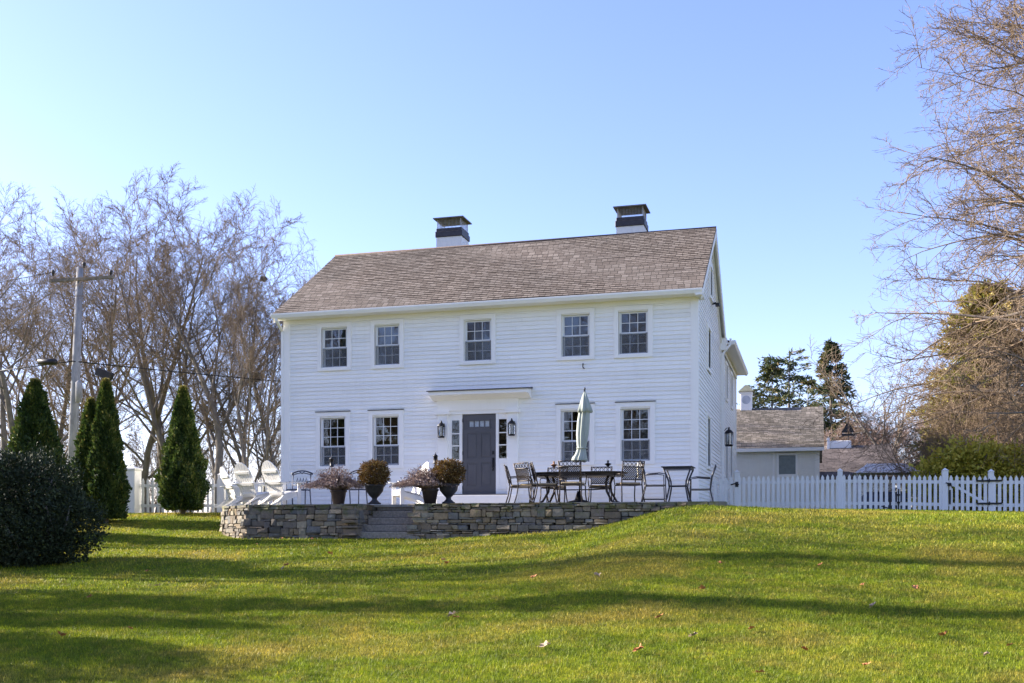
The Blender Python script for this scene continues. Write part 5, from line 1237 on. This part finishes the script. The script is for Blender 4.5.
# ------------------------------------------------------------------ utility pole, cable
PY_ = 34.0; b0_ = P(71, 500, PY_); t0_ = P(80, 268, PY_)
pl_ = empty('utility_pole', (b0_.x, PY_, tz(b0_.x, PY_)), 0, 'weathered grey wooden utility pole with a single crossarm', 'utility pole'); zb = tz(b0_.x, PY_); PI_ = Matrix.Translation(pl_.location).inverted()
def plx(z): return b0_.x + (t0_.x - b0_.x) * (z - b0_.z) / (t0_.z - b0_.z)
m = MB(); m.tube([(plx(zb - .3), PY_, zb - .3), (plx(5), PY_, 5), (t0_.x, PY_, t0_.z)], [.19, .165, .12], 12); o = m.build('pole', M['pole'], pl_); o.matrix_parent_inverse = PI_
a_, c_ = P(50, 281, PY_ - .2), P(114, 277, PY_ - .2); m = MB(); m.tube([a_, c_], .075, 4); o = m.build('crossarm', M['bark'], pl_); o.matrix_parent_inverse = PI_
for px in (53, 84, 111):
    p = P(px, 278 - (10 if px == 84 else 2), PY_ - .2); m = MB(); m.lathe([(0, 0), (.03, 0), (.03, .08), (.07, .1), (.05, .14), (.07, .17), (.03, .22), (0, .23)], c=tuple(p), n=8); o = m.build('insulator', M['black'], pl_); o.matrix_parent_inverse = PI_
m = MB(); p = P(79, 392, PY_ - .25); m.lathe([(0, -.4), (.12, -.38), (.12, .35), (.06, .42), (0, .42)], c=tuple(p), n=10); o = m.build('service_box', M['pole'], pl_); o.matrix_parent_inverse = PI_
cz_ = P(76, 362, PY_).z
def cable(pts, r_, lab):
    m = MB(); out = []
    for a, b in zip(pts[:-1], pts[1:]):
        for k in range(12): t_ = k / 12; q = Vector(a).lerp(Vector(b), t_); q.z -= 4 * t_ * (1 - t_) * (Vector(b) - Vector(a)).length * .012; out.append(q)
    out.append(Vector(pts[-1])); m.tube(out, r_, 5); o = m.build('overhead_cable', M['black']); tag(o, lab, 'cable'); return o
cable([(plx(cz_) - 40, PY_ + 6, cz_ + .5), (plx(cz_), PY_ - .2, cz_), (plx(cz_) + 22, PY_ + 26, cz_ + .8)], .022, 'black overhead cable crossing the pole behind the bare branches')
cable([(plx(9.6) - 40, PY_ + 6, 9.9), (plx(9.6) - .9, PY_ - .2, P(53, 276, PY_).z + .1)], .01, 'thin overhead wire running off left from the crossarm')
m = MB(); a_, c_ = P(38, 361.5, PY_ - .15), P(57, 362, PY_ - .15); m.tube([a_, a_.lerp(c_, .08), a_.lerp(c_, .92), c_], [.03, .12, .12, .03], 8); o = m.build('splice_case', M['black']); tag(o, 'slim black cable splice case hanging left of the utility pole', 'cable case')
m = MB(); a_, c_ = P(97, 371, PY_ + 1), P(112, 377, PY_ + 1); m.tube([a_, a_.lerp(c_, .06), a_.lerp(c_, .94), c_], [.1, .2, .2, .1], 4); m.tube([a_.lerp(c_, .5) + Vector((0, 0, .15)), a_.lerp(c_, .5) + Vector((-.1, 0, .75))], .015, 4); o = m.build('splice_case', M['black']); tag(o, 'bulky black box hanging from the cable right of the utility pole', 'cable case')

# ------------------------------------------------------------------ grass, leaves, stone
rg = np.random.default_rng(99)
def blades(n, tlo, thi, hgt, wd, seed):
    rg = np.random.default_rng(seed)
    u = rg.uniform(-.62, .60, n); t_ = np.sqrt(rg.uniform(tlo ** 2, thi ** 2, n))
    x = t_ * (-math.sin(YAW) + math.cos(YAW) * u); y = t_ * (math.cos(YAW) + math.sin(YAW) * u)
    ok = (y < 29.3) & ~((x > PX0 - .02) & (x < PX1) & (y > WY - .02)) & ~((x > HX0 - .1) & (x < HX1 + .1) & (y > HY - .2)) & ~((x < -13.2) & (y > 27.1))
    x, y, t_ = x[ok], y[ok], t_[ok]; z = terr(x, y); n = len(x)
    clump = .5 + .5 * np.sin(x * 5.1 + 2 * np.sin(y * 3.7)) * np.sin(y * 4.3 + 1.7 * np.sin(x * 2.9))
    h = hgt * (.5 + .5 * rg.random(n) + .55 * clump * rg.random(n)); a = rg.random(n) * 2 * np.pi; w_ = wd * (.7 + .6 * rg.random(n)) * (.6 + t_ / 20)
    b = rg.random(n) * 2 * np.pi; ln = h * rg.random(n) * .9
    p0 = np.stack([x, y, z - .005], 1); s = np.stack([np.cos(a), np.sin(a), np.zeros(n)], 1) * w_[:, None]; tip = p0 + np.stack([np.cos(b) * ln, np.sin(b) * ln, h], 1)
    V = np.stack([p0 - s, p0 + s, tip], 1).reshape(-1, 3); tt = np.repeat(rg.random(n), 3)
    return V, tt
V1, t1 = blades(420000, 8.5, 16, .042, .0028, 1); V2, t2 = blades(330000, 16, 33, .05, .005, 2)
V = np.concatenate([V1, V2]); tag(np_mesh('grass', V, np.arange(len(V)).reshape(-1, 3), M['grass'], tint=np.concatenate([t1, t2])), 'patchy green and yellow lawn grass', 'grass', kind='stuff')
def dead_leaf(mat):
    m = MB(); n = 14; vs = [(0, 0, .012)]
    for k in range(n):
        a = 2 * PI * k / n; r_ = .058 * (1 + .45 * math.cos(5 * a) * (k % 2 * .6 + .4)); vs.append((r_ * math.cos(a), r_ * math.sin(a) * .8, .012 + .022 * abs(math.sin(a * 1.5)) + .01 * (k % 2)))
    m.add(vs, [(0, 1 + k, 1 + (k + 1) % n) for k in range(n)]); m.tube([(0, 0, .012), (-.09, .01, .02)], .002, 3)
    return m.build('fallen_leaf', mat)
lp = [(282, 540), (312, 541), (257, 546), (283, 571), (286, 568), (443, 562), (447, 566), (453, 619), (456, 621), (130, 632), (147, 574), (158, 588), (381, 533), (442, 535), (867, 670), (597, 579), (702, 592), (863, 588), (915, 592), (874, 609), (752, 633), (821, 568), (660, 621), (693, 641), (760, 677), (1010, 650), (534, 580), (350, 533), (90, 600), (60, 640), (720, 567), (986, 660), (640, 655), (330, 556), (226, 525), (545, 650), (945, 640), (805, 655)]
lm = dead_leaf(M['leafdead']); lq = dead_leaf(M['leafpale']); random.seed(4); fl = [0, 0]
for k, (px, py) in enumerate(lp):
    v = 1 if k % 4 == 3 else 0; src = (lm, lq)[v]; o = src if not fl[v] else src.copy()
    if fl[v]: COL.objects.link(o)
    fl[v] = 1; o.location = GP(px, py) + Vector((0, 0, .032)); o.rotation_euler = (random.uniform(-.5, .5), random.uniform(-.5, .5), random.uniform(0, 6)); s = random.uniform(.5, .95); o.scale = (s, s, s * random.uniform(.8, 1.6))
    tag(o, ('orange brown fallen leaf lying on the lawn', 'pale tan fallen leaf lying on the lawn')[v], 'fallen leaf', ('orange brown fallen leaves on the lawn', 'pale fallen leaves on the lawn')[v])
bm = bmesh.new(); bmesh.ops.create_icosphere(bm, subdivisions=3, radius=.1)
for v in bm.verts: v.co = Vector((v.co.x * 1.4, v.co.y, v.co.z * .8)) * (1 + .12 * math.sin(v.co.x * 40) * math.cos(v.co.y * 33 + v.co.z * 21))
me = bpy.data.meshes.new('stone'); bm.to_mesh(me); bm.free(); me.materials.append(simple('pale_stone', (.55, .5, .4), .9, .25, 30, bump=.4)); o = bpy.data.objects.new('stone', me); COL.objects.link(o)
x = fY(783, 27.5)[0]; o.location = (x, 27.5, tz(x, 27.5) + .06); tag(o, 'small pale stone lying on the grass just before the picket fence', 'stone')
conifer_spots = ((-32, -26, 12, 3.2), (-24, -28, 13, 3.4), (-17, -27, 11, 3.0), (-11, -28, 12, 3.2), (-5, -26, 11, 3.0))
for k, (x, y, h, r_) in enumerate(conifer_spots):
    if k == 0: cb = conifer(512, 20, 12, 3.2, 200, M['spruce'], 160, 'evergreen behind the viewpoint, mirrored darkly in the ground-floor window glass', group='evergreens mirrored in the windows', per=40, size=.4); o = cb
    else: o = copy_tree(cb)
    o.location = (x, y, tz(x, y)); o.rotation_euler = (0, 0, k * 1.3); o.scale = (h / 12,) * 3
# out-of-frame evergreens on the left that shade the lawn
for k, (x, y, h, wx) in enumerate(((-20, 16.3, 11.5, .28), (-18, 12.9, 10, .34), (-19, 11.3, 6, .5))):
    o = copy_tree(cb); tag(o, 'evergreen out of frame on the left casting a shadow streak on the lawn', 'evergreen tree', 'evergreens left of the lawn'); o.location = (x, y, tz(x, y)); o.rotation_euler = (0, 0, k * 2.3); o.scale = (wx, wx, h / 12)
